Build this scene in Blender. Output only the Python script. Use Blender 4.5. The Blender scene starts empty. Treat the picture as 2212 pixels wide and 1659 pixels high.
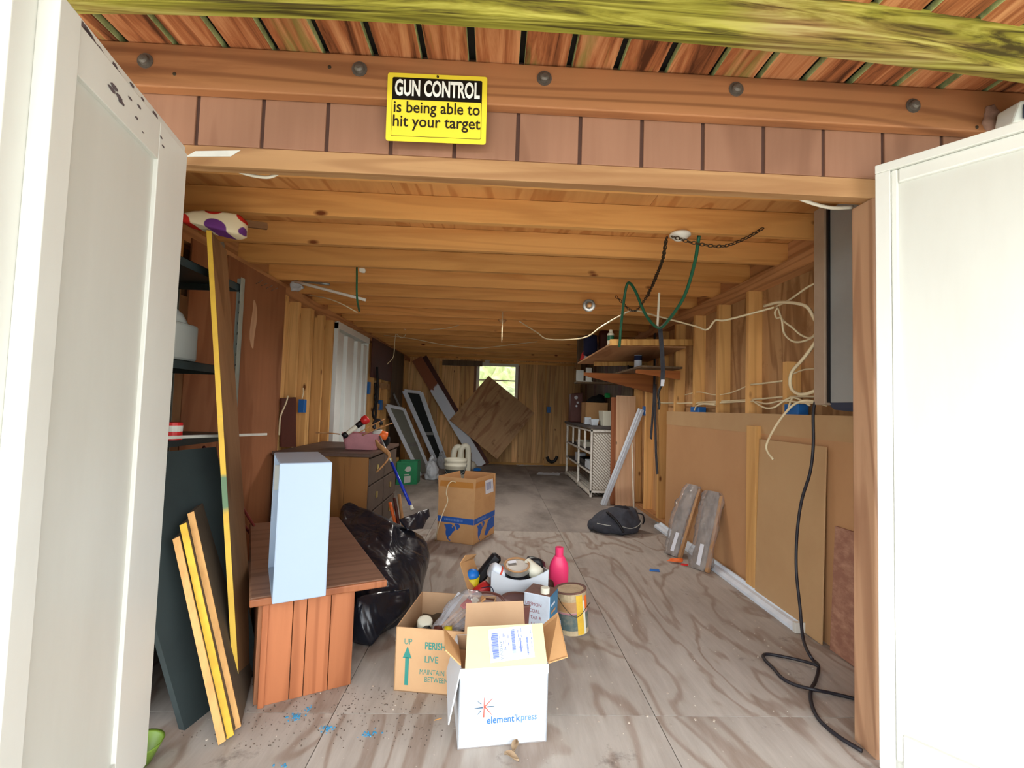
import bpy, bmesh, math, random
from math import sin, cos, pi, radians
from mathutils import Vector as V, Matrix, noise
random.seed(11)
sc = bpy.context.scene
col = sc.collection

# ---------------------------------------------------------------- camera
FPX = 1018.5
PITCH, YAW, ROLL, HC = .05, -.0359, .0314, 1.0645
_fw = V((-sin(YAW), cos(YAW), 0)); _ri = V((cos(YAW), sin(YAW), 0)); _up = V((0, 0, 1))
CF = _fw * cos(PITCH) + _up * sin(PITCH); _u = _up * cos(PITCH) - _fw * sin(PITCH)
CR = _ri * cos(ROLL) + _u * sin(ROLL); CU = _u * cos(ROLL) - _ri * sin(ROLL)
cam = bpy.data.cameras.new('camera'); cam.sensor_width = 36; cam.lens = 36 * FPX / 2212
cam.clip_start = .02; cam.clip_end = 200
camo = bpy.data.objects.new('camera', cam); col.objects.link(camo)
camo.matrix_world = Matrix(((CR.x, CU.x, -CF.x, 0), (CR.y, CU.y, -CF.y, 0), (CR.z, CU.z, -CF.z, HC), (0, 0, 0, 1)))
sc.camera = camo

# ---------------------------------------------------------------- sky, exposure
w = bpy.data.worlds.new('overcast_sky'); sc.world = w; w.use_nodes = True
bg = w.node_tree.nodes['Background']
bg.inputs[0].default_value = (.90, .95, 1.0, 1); bg.inputs[1].default_value = 2.0
vs = sc.view_settings
vs.view_transform = 'Standard'; vs.look = 'None'; vs.gamma = 1; vs.use_curve_mapping = False
vs.exposure = 1.5


def at(px, py, X=None, Y=None, Z=None):
    "point of the place seen at a pixel of the 2212x1659 photo, on the plane X, Y or Z = const"
    d = CF + CR * ((px - 1106) / FPX) - CU * ((py - 829.5) / FPX)
    if X is not None: t = X / d.x
    elif Y is not None: t = Y / d.y
    else: t = (Z - HC) / d.z
    return V((0, 0, HC)) + d * t


# ---------------------------------------------------------------- materials
def C(r, g, b):
    f = lambda c: (c / 255 / 12.92) if c / 255 <= .04045 else ((c / 255 + .055) / 1.055) ** 2.4
    return (f(r), f(g), f(b), 1)


class NT:
    def __init__(s, name, rough=.6, metal=0, spec=.4):
        s.m = bpy.data.materials.new(name); s.m.use_nodes = True
        s.t = s.m.node_tree; s.b = s.t.nodes['Principled BSDF']
        s.b.inputs['Roughness'].default_value = rough; s.b.inputs['Metallic'].default_value = metal
        s.b.inputs['Specular IOR Level'].default_value = spec

    def n(s, ty, **kw):
        o = s.t.nodes.new(ty)
        for k, v in kw.items():
            if k in o.inputs: o.inputs[k].default_value = v
            else: setattr(o, k, v)
        return o

    def l(s, a, b): s.t.links.new(a, b)

    def coord(s, scale, rnd=True):
        tc = s.n('ShaderNodeTexCoord'); mp = s.n('ShaderNodeMapping'); mp.inputs['Scale'].default_value = scale
        s.l(tc.outputs['Object'], mp.inputs['Vector'])
        if rnd:
            oi = s.n('ShaderNodeObjectInfo'); mu = s.n('ShaderNodeMath', operation='MULTIPLY'); mu.inputs[1].default_value = 37
            s.l(oi.outputs['Random'], mu.inputs[0]); s.l(mu.outputs[0], mp.inputs['Location'])
        return mp.outputs['Vector']

    def noise(s, vec, scale=1, detail=4, rough=.6, dist=0):
        o = s.n('ShaderNodeTexNoise'); o.inputs['Scale'].default_value = scale; o.inputs['Detail'].default_value = detail
        o.inputs['Roughness'].default_value = rough; o.inputs['Distortion'].default_value = dist
        s.l(vec, o.inputs['Vector']); return o.outputs['Fac']

    def ramp(s, fac, stops):
        o = s.n('ShaderNodeValToRGB'); e = o.color_ramp.elements
        e[0].position, e[0].color = stops[0]; e[1].position, e[1].color = stops[-1]
        for p, c in stops[1:-1]:
            k = e.new(p); k.color = c
        s.l(fac, o.inputs['Fac']); return o.outputs['Color']

    def mix(s, fac, a, b, mode='MIX'):
        o = s.n('ShaderNodeMix', data_type='RGBA', blend_type=mode)
        for i, x in ((0, fac), (6, a), (7, b)):
            if hasattr(x, 'links'): s.l(x, o.inputs[i])
            else: o.inputs[i].default_value = x
        return o.outputs[2]

    def bump(s, h, k=.3, d=.005):
        o = s.n('ShaderNodeBump'); o.inputs['Strength'].default_value = k; o.inputs['Distance'].default_value = d
        s.l(h, o.inputs['Height']); s.l(o.outputs['Normal'], s.b.inputs['Normal'])

    def out(s, c):
        if hasattr(c, 'links'): s.l(c, s.b.inputs['Base Color'])
        else: s.b.inputs['Base Color'].default_value = c
        return s.m


W1, K0 = (1, 1, 1, 1), (0, 0, 0, 1)


def wood(name, base, dark, axis='X', rough=.62, grain=1.0, knots=.0, knotc=None, vary=.35, spec=.3, rings=.5, few=.84, tone=.25):
    "sawn timber: grain stretched along one local axis, optional knots"
    s = NT(name, rough, spec=spec)
    i = 'XYZ'.index(axis)
    sc3 = [14 * grain] * 3; sc3[i] = .9 * grain
    g = s.noise(s.coord(sc3), 1, 7, .62, .6)
    lo = [1.6] * 3; lo[i] = .5
    big = s.noise(s.coord(lo), 1, 2)
    c = s.ramp(g, [(.28, dark), (.5, base), (.75, tuple(min(1, x * 1.12) for x in base[:3]) + (1,))])
    c = s.mix(vary, c, s.ramp(big, [(.3, tuple(x * .62 for x in base[:3]) + (1,)), (.7, tuple(min(1, x * 1.15) for x in base[:3]) + (1,))]), 'MIX')
    if rings:
        rv = [4.5 * grain] * 3; rv[i] = .3 * grain
        rn = s.noise(s.coord(rv), 1, 2, .5, .3)
        mu = s.n('ShaderNodeMath', operation='MULTIPLY'); mu.inputs[1].default_value = 70; s.l(rn, mu.inputs[0])
        sn = s.n('ShaderNodeMath', operation='SINE'); s.l(mu.outputs[0], sn.inputs[0])
        c = s.mix(s.ramp(sn.outputs[0], [(.2, K0), (.95, (rings, rings, rings, 1))]), c, tuple(x * .8 for x in dark[:3]) + (1,))
    if knots:
        kv = [11.] * 3; kv[i] = 5.
        vo = s.n('ShaderNodeTexVoronoi'); vo.inputs['Scale'].default_value = 1; s.l(s.coord(kv), vo.inputs['Vector'])
        k = s.ramp(vo.outputs['Distance'], [(0.0, W1), (knots * .5, W1), (knots * 1.15, K0)])
        cs = s.n('ShaderNodeSeparateColor'); s.l(vo.outputs['Color'], cs.inputs[0])
        few = s.ramp(cs.outputs[0], [(few - .01, K0), (few + .01, W1)])
        km = s.n('ShaderNodeMath', operation='MULTIPLY'); s.l(k, km.inputs[0]); s.l(few, km.inputs[1]); k = km.outputs[0]
        c = s.mix(k, c, knotc or tuple(x * .25 for x in dark[:3]) + (1,))
    if tone:
        oi = s.n('ShaderNodeObjectInfo'); lo_ = 1 - tone; hi = 1 + tone * .3
        c = s.mix(1, c, s.ramp(oi.outputs['Random'], [(0, (lo_, lo_, lo_ * .95, 1)), (1, (hi, hi, hi, 1))]), 'MULTIPLY')
    s.bump(g, .25, .003)
    return s.out(c)


def plywood(name, base, dark, axis='Z', rough=.65, freq=9, spots=None, vary=.4):
    "rotary cut veneer: wandering contour bands"
    s = NT(name, rough, spec=.3)
    i = 'XYZ'.index(axis)
    a = [2.6] * 3; a[i] = .55
    n1 = s.noise(s.coord(a), 1, 3, .5, .5)
    mu = s.n('ShaderNodeMath', operation='MULTIPLY'); mu.inputs[1].default_value = freq * 6.283; s.l(n1, mu.inputs[0])
    sn = s.n('ShaderNodeMath', operation='SINE'); s.l(mu.outputs[0], sn.inputs[0])
    c = s.ramp(sn.outputs[0], [(0, base), (.55, base), (.95, dark)])
    f = [20] * 3; f[i] = 1.5
    fine = s.noise(s.coord(f), 1, 5)
    c = s.mix(.4, c, s.ramp(fine, [(.3, dark), (.65, base)]))
    big = s.noise(s.coord((1.1, 1.1, 1.1)), 1, 3)
    c = s.mix(vary, c, s.mix(1, c, s.ramp(big, [(.3, (.45, .45, .45, 1)), (.7, (1.15, 1.15, 1.15, 1))]), 'MULTIPLY'))
    if spots:
        sp = s.noise(s.coord((5, 5, 5)), 1, 6, .7)
        c = s.mix(s.ramp(sp, [(.56, K0), (.72, (.8, .8, .8, 1))]), c, spots)
    s.bump(fine, .2, .002)
    return s.out(c)


def paint(name, color, rough=.5, dirt=None, amt=.25, scale=4, spec=.4, stretch=None, metal=0, bump=.05):
    "painted / moulded surface with faint mottling and optional grime"
    s = NT(name, rough, metal, spec)
    v = s.coord(stretch or (scale,) * 3)
    g = s.noise(v, 1, 6, .65)
    d = dirt or tuple(x * .72 for x in color[:3]) + (1,)
    c = s.mix(s.ramp(g, [(.42, K0), (.78, (amt,) * 3 + (1,))]), color, d)
    if bump: s.bump(g, bump, .004)
    return s.out(c)


def plain(name, color, rough=.5, metal=0, spec=.4):
    return NT(name, rough, metal, spec).out(color)


def film(name, color, alpha, rough=.12, scale=16, k=.6):
    "clear plastic film: mostly see-through, glossy by Fresnel, a little milky"
    s = NT(name, .6)
    nz = s.noise(s.coord((scale,) * 3), 1, 3, .6, 1.4)
    bp = s.n('ShaderNodeBump'); bp.inputs['Strength'].default_value = k; bp.inputs['Distance'].default_value = .02; s.l(nz, bp.inputs['Height'])
    tr = s.n('ShaderNodeBsdfTransparent'); gl = s.n('ShaderNodeBsdfGlossy'); gl.inputs['Roughness'].default_value = rough
    df = s.n('ShaderNodeBsdfDiffuse'); df.inputs['Color'].default_value = color
    fr = s.n('ShaderNodeFresnel'); fr.inputs['IOR'].default_value = 1.6
    for q in (gl, df, fr): s.l(bp.outputs['Normal'], q.inputs['Normal'])
    m1 = s.n('ShaderNodeMixShader'); m1.inputs[0].default_value = alpha; s.l(tr.outputs[0], m1.inputs[1]); s.l(df.outputs[0], m1.inputs[2])
    m2 = s.n('ShaderNodeMixShader'); fm = s.n('ShaderNodeMath', operation='MULTIPLY'); fm.inputs[1].default_value = .6; s.l(fr.outputs[0], fm.inputs[0]); s.l(fm.outputs[0], m2.inputs[0]); s.l(m1.outputs[0], m2.inputs[1]); s.l(gl.outputs[0], m2.inputs[2])
    s.l(m2.outputs[0], s.t.nodes['Material Output'].inputs['Surface'])
    return s.m


M = {}
M['joist'] = wood('pine_joist', C(232, 172, 102), C(202, 134, 68), 'X', knots=.17, knotc=C(120, 62, 26), rings=.25, tone=.15)
M['stud'] = wood('pine_stud', C(228, 176, 110), C(200, 146, 82), 'Z', knots=.17, knotc=C(112, 62, 28), rings=.3, few=.6, tone=.15)
M['studY'] = wood('pine_plate', C(206, 152, 104), C(170, 114, 70), 'Y', knots=.14, knotc=C(105, 52, 20))
M['ceil'] = plywood('ceiling_plywood', C(230, 172, 106), C(196, 130, 70), 'Y', freq=8)
M['sheath'] = plywood('wall_plywood', C(200, 156, 108), C(152, 108, 68), 'Z', freq=7, spots=C(136, 92, 56))
M['brownply'] = plywood('red_brown_plywood', C(170, 114, 78), C(142, 90, 58), 'Z', freq=3, vary=.5)
M['oldply'] = plywood('old_grey_brown_plywood', C(150, 112, 76), C(112, 76, 46), 'Z', freq=4)
M['backboard'] = wood('back_wall_board', C(242, 194, 132), C(208, 150, 94), 'Z', grain=.8, knots=.13, knotc=C(100, 56, 32), vary=.6, few=.7, tone=.4)
M['siding'] = plywood('brown_painted_siding', C(150, 108, 84), C(130, 90, 68), 'Z', freq=3, vary=.3)
M['header'] = wood('bare_header', C(206, 158, 110), C(172, 120, 78), 'X', knots=.1)
M['jamb'] = wood('door_jamb', C(200, 156, 122), C(160, 112, 84), 'Z', knots=.12, knotc=C(70, 45, 35))
M['ledger'] = wood('red_brown_ledger', C(184, 124, 82), C(124, 72, 44), 'X', grain=.75, knots=.1, knotc=C(72, 36, 22), vary=.3)
s_ = None


def mossy(name, axis='X'):
    s = NT(name, .8, spec=.2)
    i = 'XYZ'.index(axis)
    a = [22] * 3; a[i] = 1.0
    g = s.noise(s.coord(a), 1, 5, .6, 1.4)
    b = [5] * 3; b[i] = 1.2
    m = s.noise(s.coord(b), 1, 4, .6)
    c = s.ramp(g, [(.38, C(70, 44, 24)), (.5, C(140, 112, 66)), (.62, C(180, 166, 108))])
    green = s.ramp(g, [(.4, C(66, 60, 22)), (.52, C(134, 130, 42)), (.64, C(176, 170, 76))])
    c = s.mix(s.ramp(m, [(.4, K0), (.58, (.9, .9, .9, 1))]), c, green)
    s.bump(g, .4, .006)
    return s.out(c)


M['moss'] = mossy('mossy_green_beam')


def roofboard(name):
    s = NT(name, .75, spec=.2)
    g = s.noise(s.coord((16, 1.2, 16)), 1, 6, .65, .8)
    m = s.noise(s.coord((9, 1.5, 9)), 1, 4)
    c = s.ramp(g, [(.36, C(76, 40, 20)), (.5, C(160, 96, 58)), (.66, C(204, 144, 98))])
    c = s.mix(s.ramp(m, [(.58, K0), (.7, (.8, .8, .8, 1))]), c, C(120, 126, 62))
    s.bump(g, .3, .004)
    return s.out(c)


M['roofboard'] = roofboard('weathered_roof_board')
M['mossside'] = paint('mossy_board_edge', C(186, 190, 132), .85, C(84, 92, 44), .9, 20)
M['groove'] = plain('siding_groove', C(78, 52, 42), .9)
M['underlay'] = plain('roof_underlay', C(36, 30, 26), .9)


def floormat(name):
    s = NT(name, .72, spec=.25)
    n1 = s.noise(s.coord((2.4, .8, 1)), 1, 3, .5, .8)
    mu = s.n('ShaderNodeMath', operation='MULTIPLY'); mu.inputs[1].default_value = 42; s.l(n1, mu.inputs[0])
    sn = s.n('ShaderNodeMath', operation='SINE'); s.l(mu.outputs[0], sn.inputs[0])
    c = s.ramp(sn.outputs[0], [(0, C(186, 178, 168)), (.55, C(180, 170, 158)), (.97, C(140, 116, 98))])
    fine = s.noise(s.coord((24, 3, 1)), 1, 6, .7)
    c = s.mix(.45, c, s.ramp(fine, [(.3, C(146, 136, 126)), (.68, C(194, 188, 180))]))
    big = s.noise(s.coord((1.3, 1.0, 1), False), 1, 4)
    c = s.mix(s.ramp(big, [(.45, K0), (.72, (.45, .45, .45, 1))]), c, C(136, 126, 118))
    st = s.noise(s.coord((4, 4, 1), False), 1, 6, .75)
    c = s.mix(s.ramp(st, [(.6, K0), (.74, (.7, .7, .7, 1))]), c, C(70, 58, 50))
    sp = s.noise(s.coord((60, 60, 1), False), 1, 2, .5)
    c = s.mix(s.ramp(sp, [(.73, K0), (.76, (.7, .7, .7, 1))]), c, C(214, 205, 192))
    s.bump(fine, .2, .003)
    return s.out(c)


M['floor'] = floormat('worn_floor_plywood')
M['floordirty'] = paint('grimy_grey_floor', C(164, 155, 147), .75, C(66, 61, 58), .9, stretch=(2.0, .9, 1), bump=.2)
M['white'] = paint('white_gloss_paint', C(216, 216, 208), .35, C(188, 186, 176), .35, stretch=(3, 3, 1.2))
M['whitepanel'] = paint('white_door_panel', C(202, 202, 193), .42, C(186, 184, 173), .5, stretch=(4, 4, .8), bump=.03)
M['offwhite'] = paint('old_white_paint', C(214, 214, 204), .55, C(160, 150, 136), .5, 6)
M['doorwhite'] = paint('side_door_white', C(236, 240, 236), .5, C(206, 206, 200), .3, 3)
M['bluewhite'] = paint('white_trim_paint', C(226, 236, 246), .45, C(176, 176, 176), .4, 8)
M['drawer'] = plain('white_drawer_plastic', C(164, 182, 202), .38)
M['hard'] = paint('hardboard', C(194, 148, 104), .5, C(172, 124, 82), .5, 1.5)
M['hardlight'] = paint('pale_fibreboard', C(192, 156, 112), .6, C(170, 130, 88), .5, 2)
M['osb'] = paint('strand_board', C(150, 104, 84), .75, C(196, 152, 124), .9, stretch=(20, 16, 30), bump=.4)
M['orange'] = wood('orange_stained_pine', C(190, 118, 78), C(162, 92, 56), 'Z', grain=.8, knots=.05, vary=.4, rough=.45)
M['benchtop'] = wood('dusty_bench_top', C(156, 118, 96), C(130, 92, 72), 'X', grain=.6, vary=.4, rough=.5)
M['dresserside'] = wood('dresser_veneer', C(150, 104, 58), C(118, 78, 40), 'Z', grain=.6, vary=.6, rough=.5)
M['dressertop'] = paint('dusty_dark_top', C(84, 64, 54), .6, C(120, 98, 84), .6, 8)
M['drawerfront'] = paint('dark_drawer_front', C(88, 74, 64), .6, C(60, 48, 42), .5, 8)
M['brass'] = plain('brass', C(200, 176, 110), .35, .9)
M['yedge'] = paint('yellow_painted_edge', C(232, 190, 60), .6, C(180, 130, 50), .6, 14)
M['tanedge'] = paint('bare_plywood_edge', C(222, 170, 104), .7, C(170, 116, 64), .6, stretch=(30, 30, 6))
M['darkply'] = paint('dark_old_board', C(96, 82, 66), .8, C(60, 54, 44), .6, 6)  # dark brown for the leaning sheet faces and the box clutter
M['darkgreen'] = paint('dark_green_board', C(50, 60, 60), .7, C(34, 42, 44), .6, 4)
M['steel'] = paint('dark_shelf_steel', C(64, 74, 74), .45, C(44, 50, 50), .5, 6, metal=.3)
M['angle'] = paint('grey_slotted_angle', C(150, 156, 146), .45, C(110, 112, 104), .5, 12, metal=.4)
M['cardboard'] = paint('cardboard', C(206, 160, 110), .75, C(178, 130, 84), .5, 5, spec=.15)
M['cardpeach'] = paint('peach_cardboard', C(206, 166, 124), .75, C(186, 142, 100), .5, 5, spec=.15)
M['cardin'] = paint('cardboard_inside', C(190, 156, 122), .75, C(170, 134, 100), .5, 5, spec=.15)
M['cardpale'] = paint('taped_pale_cardboard', C(190, 182, 140), .4, C(174, 162, 120), .5, 6)
M['cardwhite'] = paint('white_cardboard', C(204, 210, 216), .55, C(206, 200, 196), .35, 10)
M['paper'] = plain('label_paper', C(224, 226, 232), .5)
M['tape'] = plain('brown_tape', C(196, 134, 66), .3)
M['teal'] = plain('teal_print', C(54, 140, 128), .6)
M['blueprint'] = plain('blue_print', C(40, 92, 176), .6)
M['palelet'] = plain('pale_blue_lettering', C(104, 140, 204), .6)
M['barcode'] = plain('barcode_print', C(96, 112, 170), .6)
M['barpale'] = plain('pale_barcode_print', C(158, 168, 206), .6)
M['inkblue'] = plain('light_blue_lettering', C(44, 112, 180), .6)
M['inkpale'] = plain('pale_blue_print', C(84, 138, 192), .6)
M['inkgrey'] = plain('grey_blue_print', C(66, 96, 120), .6)
M['inkred'] = plain('orange_red_print', C(220, 80, 58), .6)
M['pen'] = plain('marker_ink', C(150, 80, 90), .6)
M['signy'] = plain('sign_yellow', C(236, 212, 60), .35)
M['signb'] = plain('sign_black', C(16, 14, 10), .4)
M['signw'] = plain('sign_white', C(246, 246, 240), .4)
M['ink'] = plain('sign_dark_lettering', C(36, 26, 8), .5)


def bagmat(name, col_, r=.22):
    s = NT(name, r, 0, .6)
    a = s.noise(s.coord((5, 5, 2)), 1, 2, .5, 2.0)
    vo = s.n('ShaderNodeTexVoronoi', feature='DISTANCE_TO_EDGE'); vo.inputs['Scale'].default_value = 5
    s.l(s.coord((1, 1, .6)), vo.inputs['Vector'])
    ad = s.n('ShaderNodeMath', operation='ADD'); s.l(a, ad.inputs[0]); s.l(vo.outputs['Distance'], ad.inputs[1])
    s.bump(ad.outputs[0], .55, .04)
    return s.out(col_)


M['bag'] = bagmat('black_bin_liner', C(24, 28, 38), .26)
M['blackfab'] = paint('black_grey_fabric', C(58, 60, 68), .8, C(84, 86, 94), .5, 30, bump=.3)
M['blackfab2'] = paint('dark_fabric_panel', C(30, 31, 38), .8, C(50, 52, 60), .5, 30, bump=.3)
M['black'] = plain('black_plastic', C(22, 22, 26), .45)
M['blacksoft'] = paint('black_cloth', C(16, 16, 18), .9, C(34, 34, 36), .5, 20)
M['cable'] = plain('white_cable', C(226, 210, 172), .45)
M['cablew'] = plain('bright_white_cable', C(236, 230, 210), .4)
M['cord'] = plain('black_cord', C(36, 34, 40), .5)
M['greencord'] = plain('green_hose', C(38, 104, 76), .4)
M['chain'] = plain('rusty_chain', C(78, 66, 52), .55, .7)
M['porcelain'] = plain('porcelain', C(238, 234, 222), .25)
M['boltsteel'] = paint('weathered_bolt', C(112, 104, 96), .5, C(70, 62, 56), .6, 60, metal=.5)
M['galv'] = paint('galvanised_steel', C(168, 176, 178), .38, C(120, 124, 122), .5, 12, metal=.7)
M['greymetal'] = paint('grey_cabinet_steel', C(150, 150, 146), .45, C(124, 122, 118), .5, 3)
M['darkmetal'] = plain('dark_blue_grey_steel', C(52, 58, 76), .5)
M['beige'] = paint('beige_cabinet_edge', C(168, 146, 124), .6, C(140, 118, 98), .5, 6)
M['bluebox'] = plain('blue_outlet_box', C(30, 98, 168), .4)
M['pink'] = paint('pink_tub', C(200, 140, 146), .45, C(140, 92, 96), .4, 12)
M['hotpink'] = plain('hot_pink_bottle', C(246, 62, 116), .35)
M['red'] = plain('red_plastic', C(206, 44, 44), .4)
M['darkred'] = paint('dark_red_board', C(84, 36, 22), .6, C(56, 22, 14), .6, 5)
M['redpole'] = plain('dull_red_pole', C(126, 50, 46), .5)
M['orangep'] = plain('orange_plastic', C(240, 112, 44), .45)
M['yellowp'] = plain('yellow_plastic', C(224, 206, 30), .45)
M['bluep'] = plain('blue_plastic', C(24, 120, 214), .4)
M['navy'] = plain('navy_cloth', C(30, 38, 72), .8)
M['bluepole'] = plain('blue_pole', C(28, 54, 178), .3)
M['limep'] = plain('lime_plastic', C(110, 140, 50), .4)
M['greenp'] = paint('green_crate', C(24, 132, 82), .45, C(10, 70, 44), .5, 8)
M['brightgreen'] = plain('bright_green_plastic', C(20, 160, 80), .45)
M['rust'] = paint('rusty_lid', C(120, 84, 72), .7, C(84, 54, 46), .8, 30)
M['maroon'] = paint('maroon_can', C(110, 66, 58), .5, C(80, 44, 38), .6, 10)
M['tin'] = paint('tin_can', C(176, 172, 164), .35, C(120, 104, 88), .6, 14, metal=.5)
M['tanlid'] = paint('tan_can_lid', C(190, 146, 100), .5, C(140, 96, 60), .6, 12)
M['canblue'] = paint('blue_can_print', C(56, 120, 158), .45, C(36, 84, 116), .6, 16)
M['canpale'] = paint('pale_can_print', C(208, 220, 232), .45, C(176, 180, 190), .6, 12)
M['canteal'] = paint('faded_teal_label', C(84, 100, 98), .6, C(170, 158, 130), .8, 22)
M['canbeige'] = paint('stained_can_label', C(196, 176, 140), .6, C(140, 110, 80), .8, 18)
M['cream'] = plain('cream_plastic', C(226, 224, 204), .45)
M['milky'] = plain('milky_plastic', C(190, 192, 184), .4)
M['clear'] = film('clear_film', C(226, 226, 232), .22)
M['hazy'] = film('hazy_wrap', C(232, 234, 238), .13, .24, 22, 1.0)
M['bundlecore'] = paint('packed_brown_core', C(176, 160, 146), .6, C(54, 52, 60), 1, stretch=(9, 9, 5), bump=.5)
M['baggy'] = film('pale_plastic_bag', C(216, 222, 228), .7, .3)
M['meshdark'] = plain('dark_insect_screen', C(34, 40, 40), .8)
M['meshgrey'] = plain('grey_insect_screen', C(120, 122, 112), .8)
M['wickerback'] = paint('darkened_wicker_panel', C(158, 148, 134), .7, C(128, 116, 102), .6, 30)  # wicker tone darkened for contrast behind the lattice strips
M['mildew'] = plain('mildew', C(92, 80, 82), .9)
M['wicker'] = paint('white_wicker', C(240, 236, 226), .6, C(170, 156, 138), .6, 30)
M['benchdark'] = paint('dark_worktop', C(78, 72, 70), .6, C(110, 104, 100), .6, 8)
M['pinkply'] = wood('pinkish_plank', C(228, 186, 148), C(200, 150, 112), 'Z', grain=.6, knots=.12, vary=.5, rings=.25)
M['orangeboard'] = wood('orange_bracket_board', C(188, 112, 56), C(150, 82, 36), 'X', grain=.7, knots=.08)
M['diamond'] = plywood('knotty_sheet', C(208, 168, 122), C(168, 118, 82), 'Z', freq=4, spots=C(110, 60, 36))
M['shelfply'] = plywood('shelf_plywood', C(190, 144, 102), C(160, 112, 74), 'Y', freq=3)
M['pine'] = wood('pine_board', C(222, 172, 100), C(184, 128, 66), 'X', knots=.1)
M['cane'] = wood('wooden_handle', C(196, 146, 96), C(150, 100, 58), 'Z', grain=2)
M['greyboard'] = wood('grey_weathered_board', C(112, 92, 70), C(84, 66, 48), 'Z', vary=.5)
M['strapc'] = paint('worn_strap', C(48, 48, 54), .85, C(80, 84, 92), .6, 20)
M['leaf'] = paint('dry_leaf', C(170, 146, 116), .8, C(120, 90, 60), .6, 30)
M['debris'] = plain('pale_crumbs', C(196, 184, 168), .8)
M['dirt'] = plain('dark_crumbs', C(104, 92, 82), .9)
M['bluechip'] = plain('blue_paint_flakes', C(70, 160, 206), .6)
M['glass'] = film('dusty_glass', C(226, 236, 226), .15, .05, 2, .02)
M['foliage'] = paint('foliage', C(190, 196, 140), .8, C(140, 156, 90), .8, 3)
M['grass'] = paint('lawn', C(96, 116, 62), .9, C(76, 80, 46), .8, 3)
M['concrete'] = paint('pale_ground', C(206, 200, 188), .9, C(180, 174, 160), .6, 2)
M['nest'] = paint('mud_nest', C(150, 116, 100), .9, C(110, 80, 66), .6, 30, bump=.6)


def dots(name):
    s = NT(name, .8, spec=.2)
    tc = s.n('ShaderNodeTexCoord')
    vo = s.n('ShaderNodeTexVoronoi'); vo.inputs['Scale'].default_value = 11; vo.inputs['Randomness'].default_value = .25
    sx = s.n('ShaderNodeSeparateXYZ'); cx = s.n('ShaderNodeCombineXYZ'); s.l(tc.outputs['Object'], sx.inputs[0]); s.l(sx.outputs[0], cx.inputs[0]); s.l(sx.outputs[2], cx.inputs[1])
    vo.voronoi_dimensions = '2D'; s.l(cx.outputs[0], vo.inputs['Vector'])
    cc = s.n('ShaderNodeSeparateColor'); s.l(vo.outputs['Color'], cc.inputs[0])
    hue = s.ramp(cc.outputs[0], [(.74, C(196, 42, 30)), (.76, C(104, 52, 120))])
    f = s.ramp(vo.outputs['Distance'], [(.33, W1), (.36, K0)])
    return s.out(s.mix(f, C(226, 210, 176), hue))


M['dots'] = dots('polka_dot_cloth')


def partpaint(name, z0, bare, white):
    "white paint that stops at a ragged line along the board"
    s = NT(name, .5)
    tc = s.n('ShaderNodeTexCoord'); sx = s.n('ShaderNodeSeparateXYZ'); s.l(tc.outputs['Object'], sx.inputs[0])
    nz = s.noise(s.coord((14, 14, 5)), 1, 3)
    ad = s.n('ShaderNodeMath', operation='MULTIPLY_ADD'); ad.inputs[1].default_value = .25; s.l(nz, ad.inputs[0]); s.l(sx.outputs[2], ad.inputs[2])
    sb = s.n('ShaderNodeMath', operation='SUBTRACT'); s.l(ad.outputs[0], sb.inputs[0]); sb.inputs[1].default_value = z0
    f = s.ramp(sb.outputs[0], [(.0, K0), (.02, W1)])
    return s.out(s.mix(f, white, bare))


M['plankpaint'] = partpaint('half_painted_plank', 1.75, C(150, 84, 46), C(228, 234, 242))


def bandpaint(name):
    "yellow edge paint with patches of green and white"
    s = NT(name, .6)
    a = s.noise(s.coord((2, 2, 3.2), False), 1, 2, .4)
    b = s.noise(s.coord((9, 9, 9), False), 1, 4)
    c = s.mix(s.ramp(b, [(.5, K0), (.8, (.6, .6, .6, 1))]), C(226, 184, 64), C(186, 138, 60))
    tc = s.n('ShaderNodeTexCoord'); sx = s.n('ShaderNodeSeparateXYZ'); s.l(tc.outputs['Object'], sx.inputs[0])
    low = s.ramp(sx.outputs[2], [(.0, W1), (.98, W1), (1.0, K0)])
    g = s.ramp(a, [(.53, K0), (.56, W1)])
    gm = s.n('ShaderNodeMath', operation='MULTIPLY'); s.l(low, gm.inputs[0]); s.l(g, gm.inputs[1])
    c = s.mix(gm.outputs[0], c, C(104, 134, 100))
    return s.out(c)


M['bandedge'] = bandpaint('yellow_green_edge')


# ---------------------------------------------------------------- mesh helpers
ORG = {}


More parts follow.
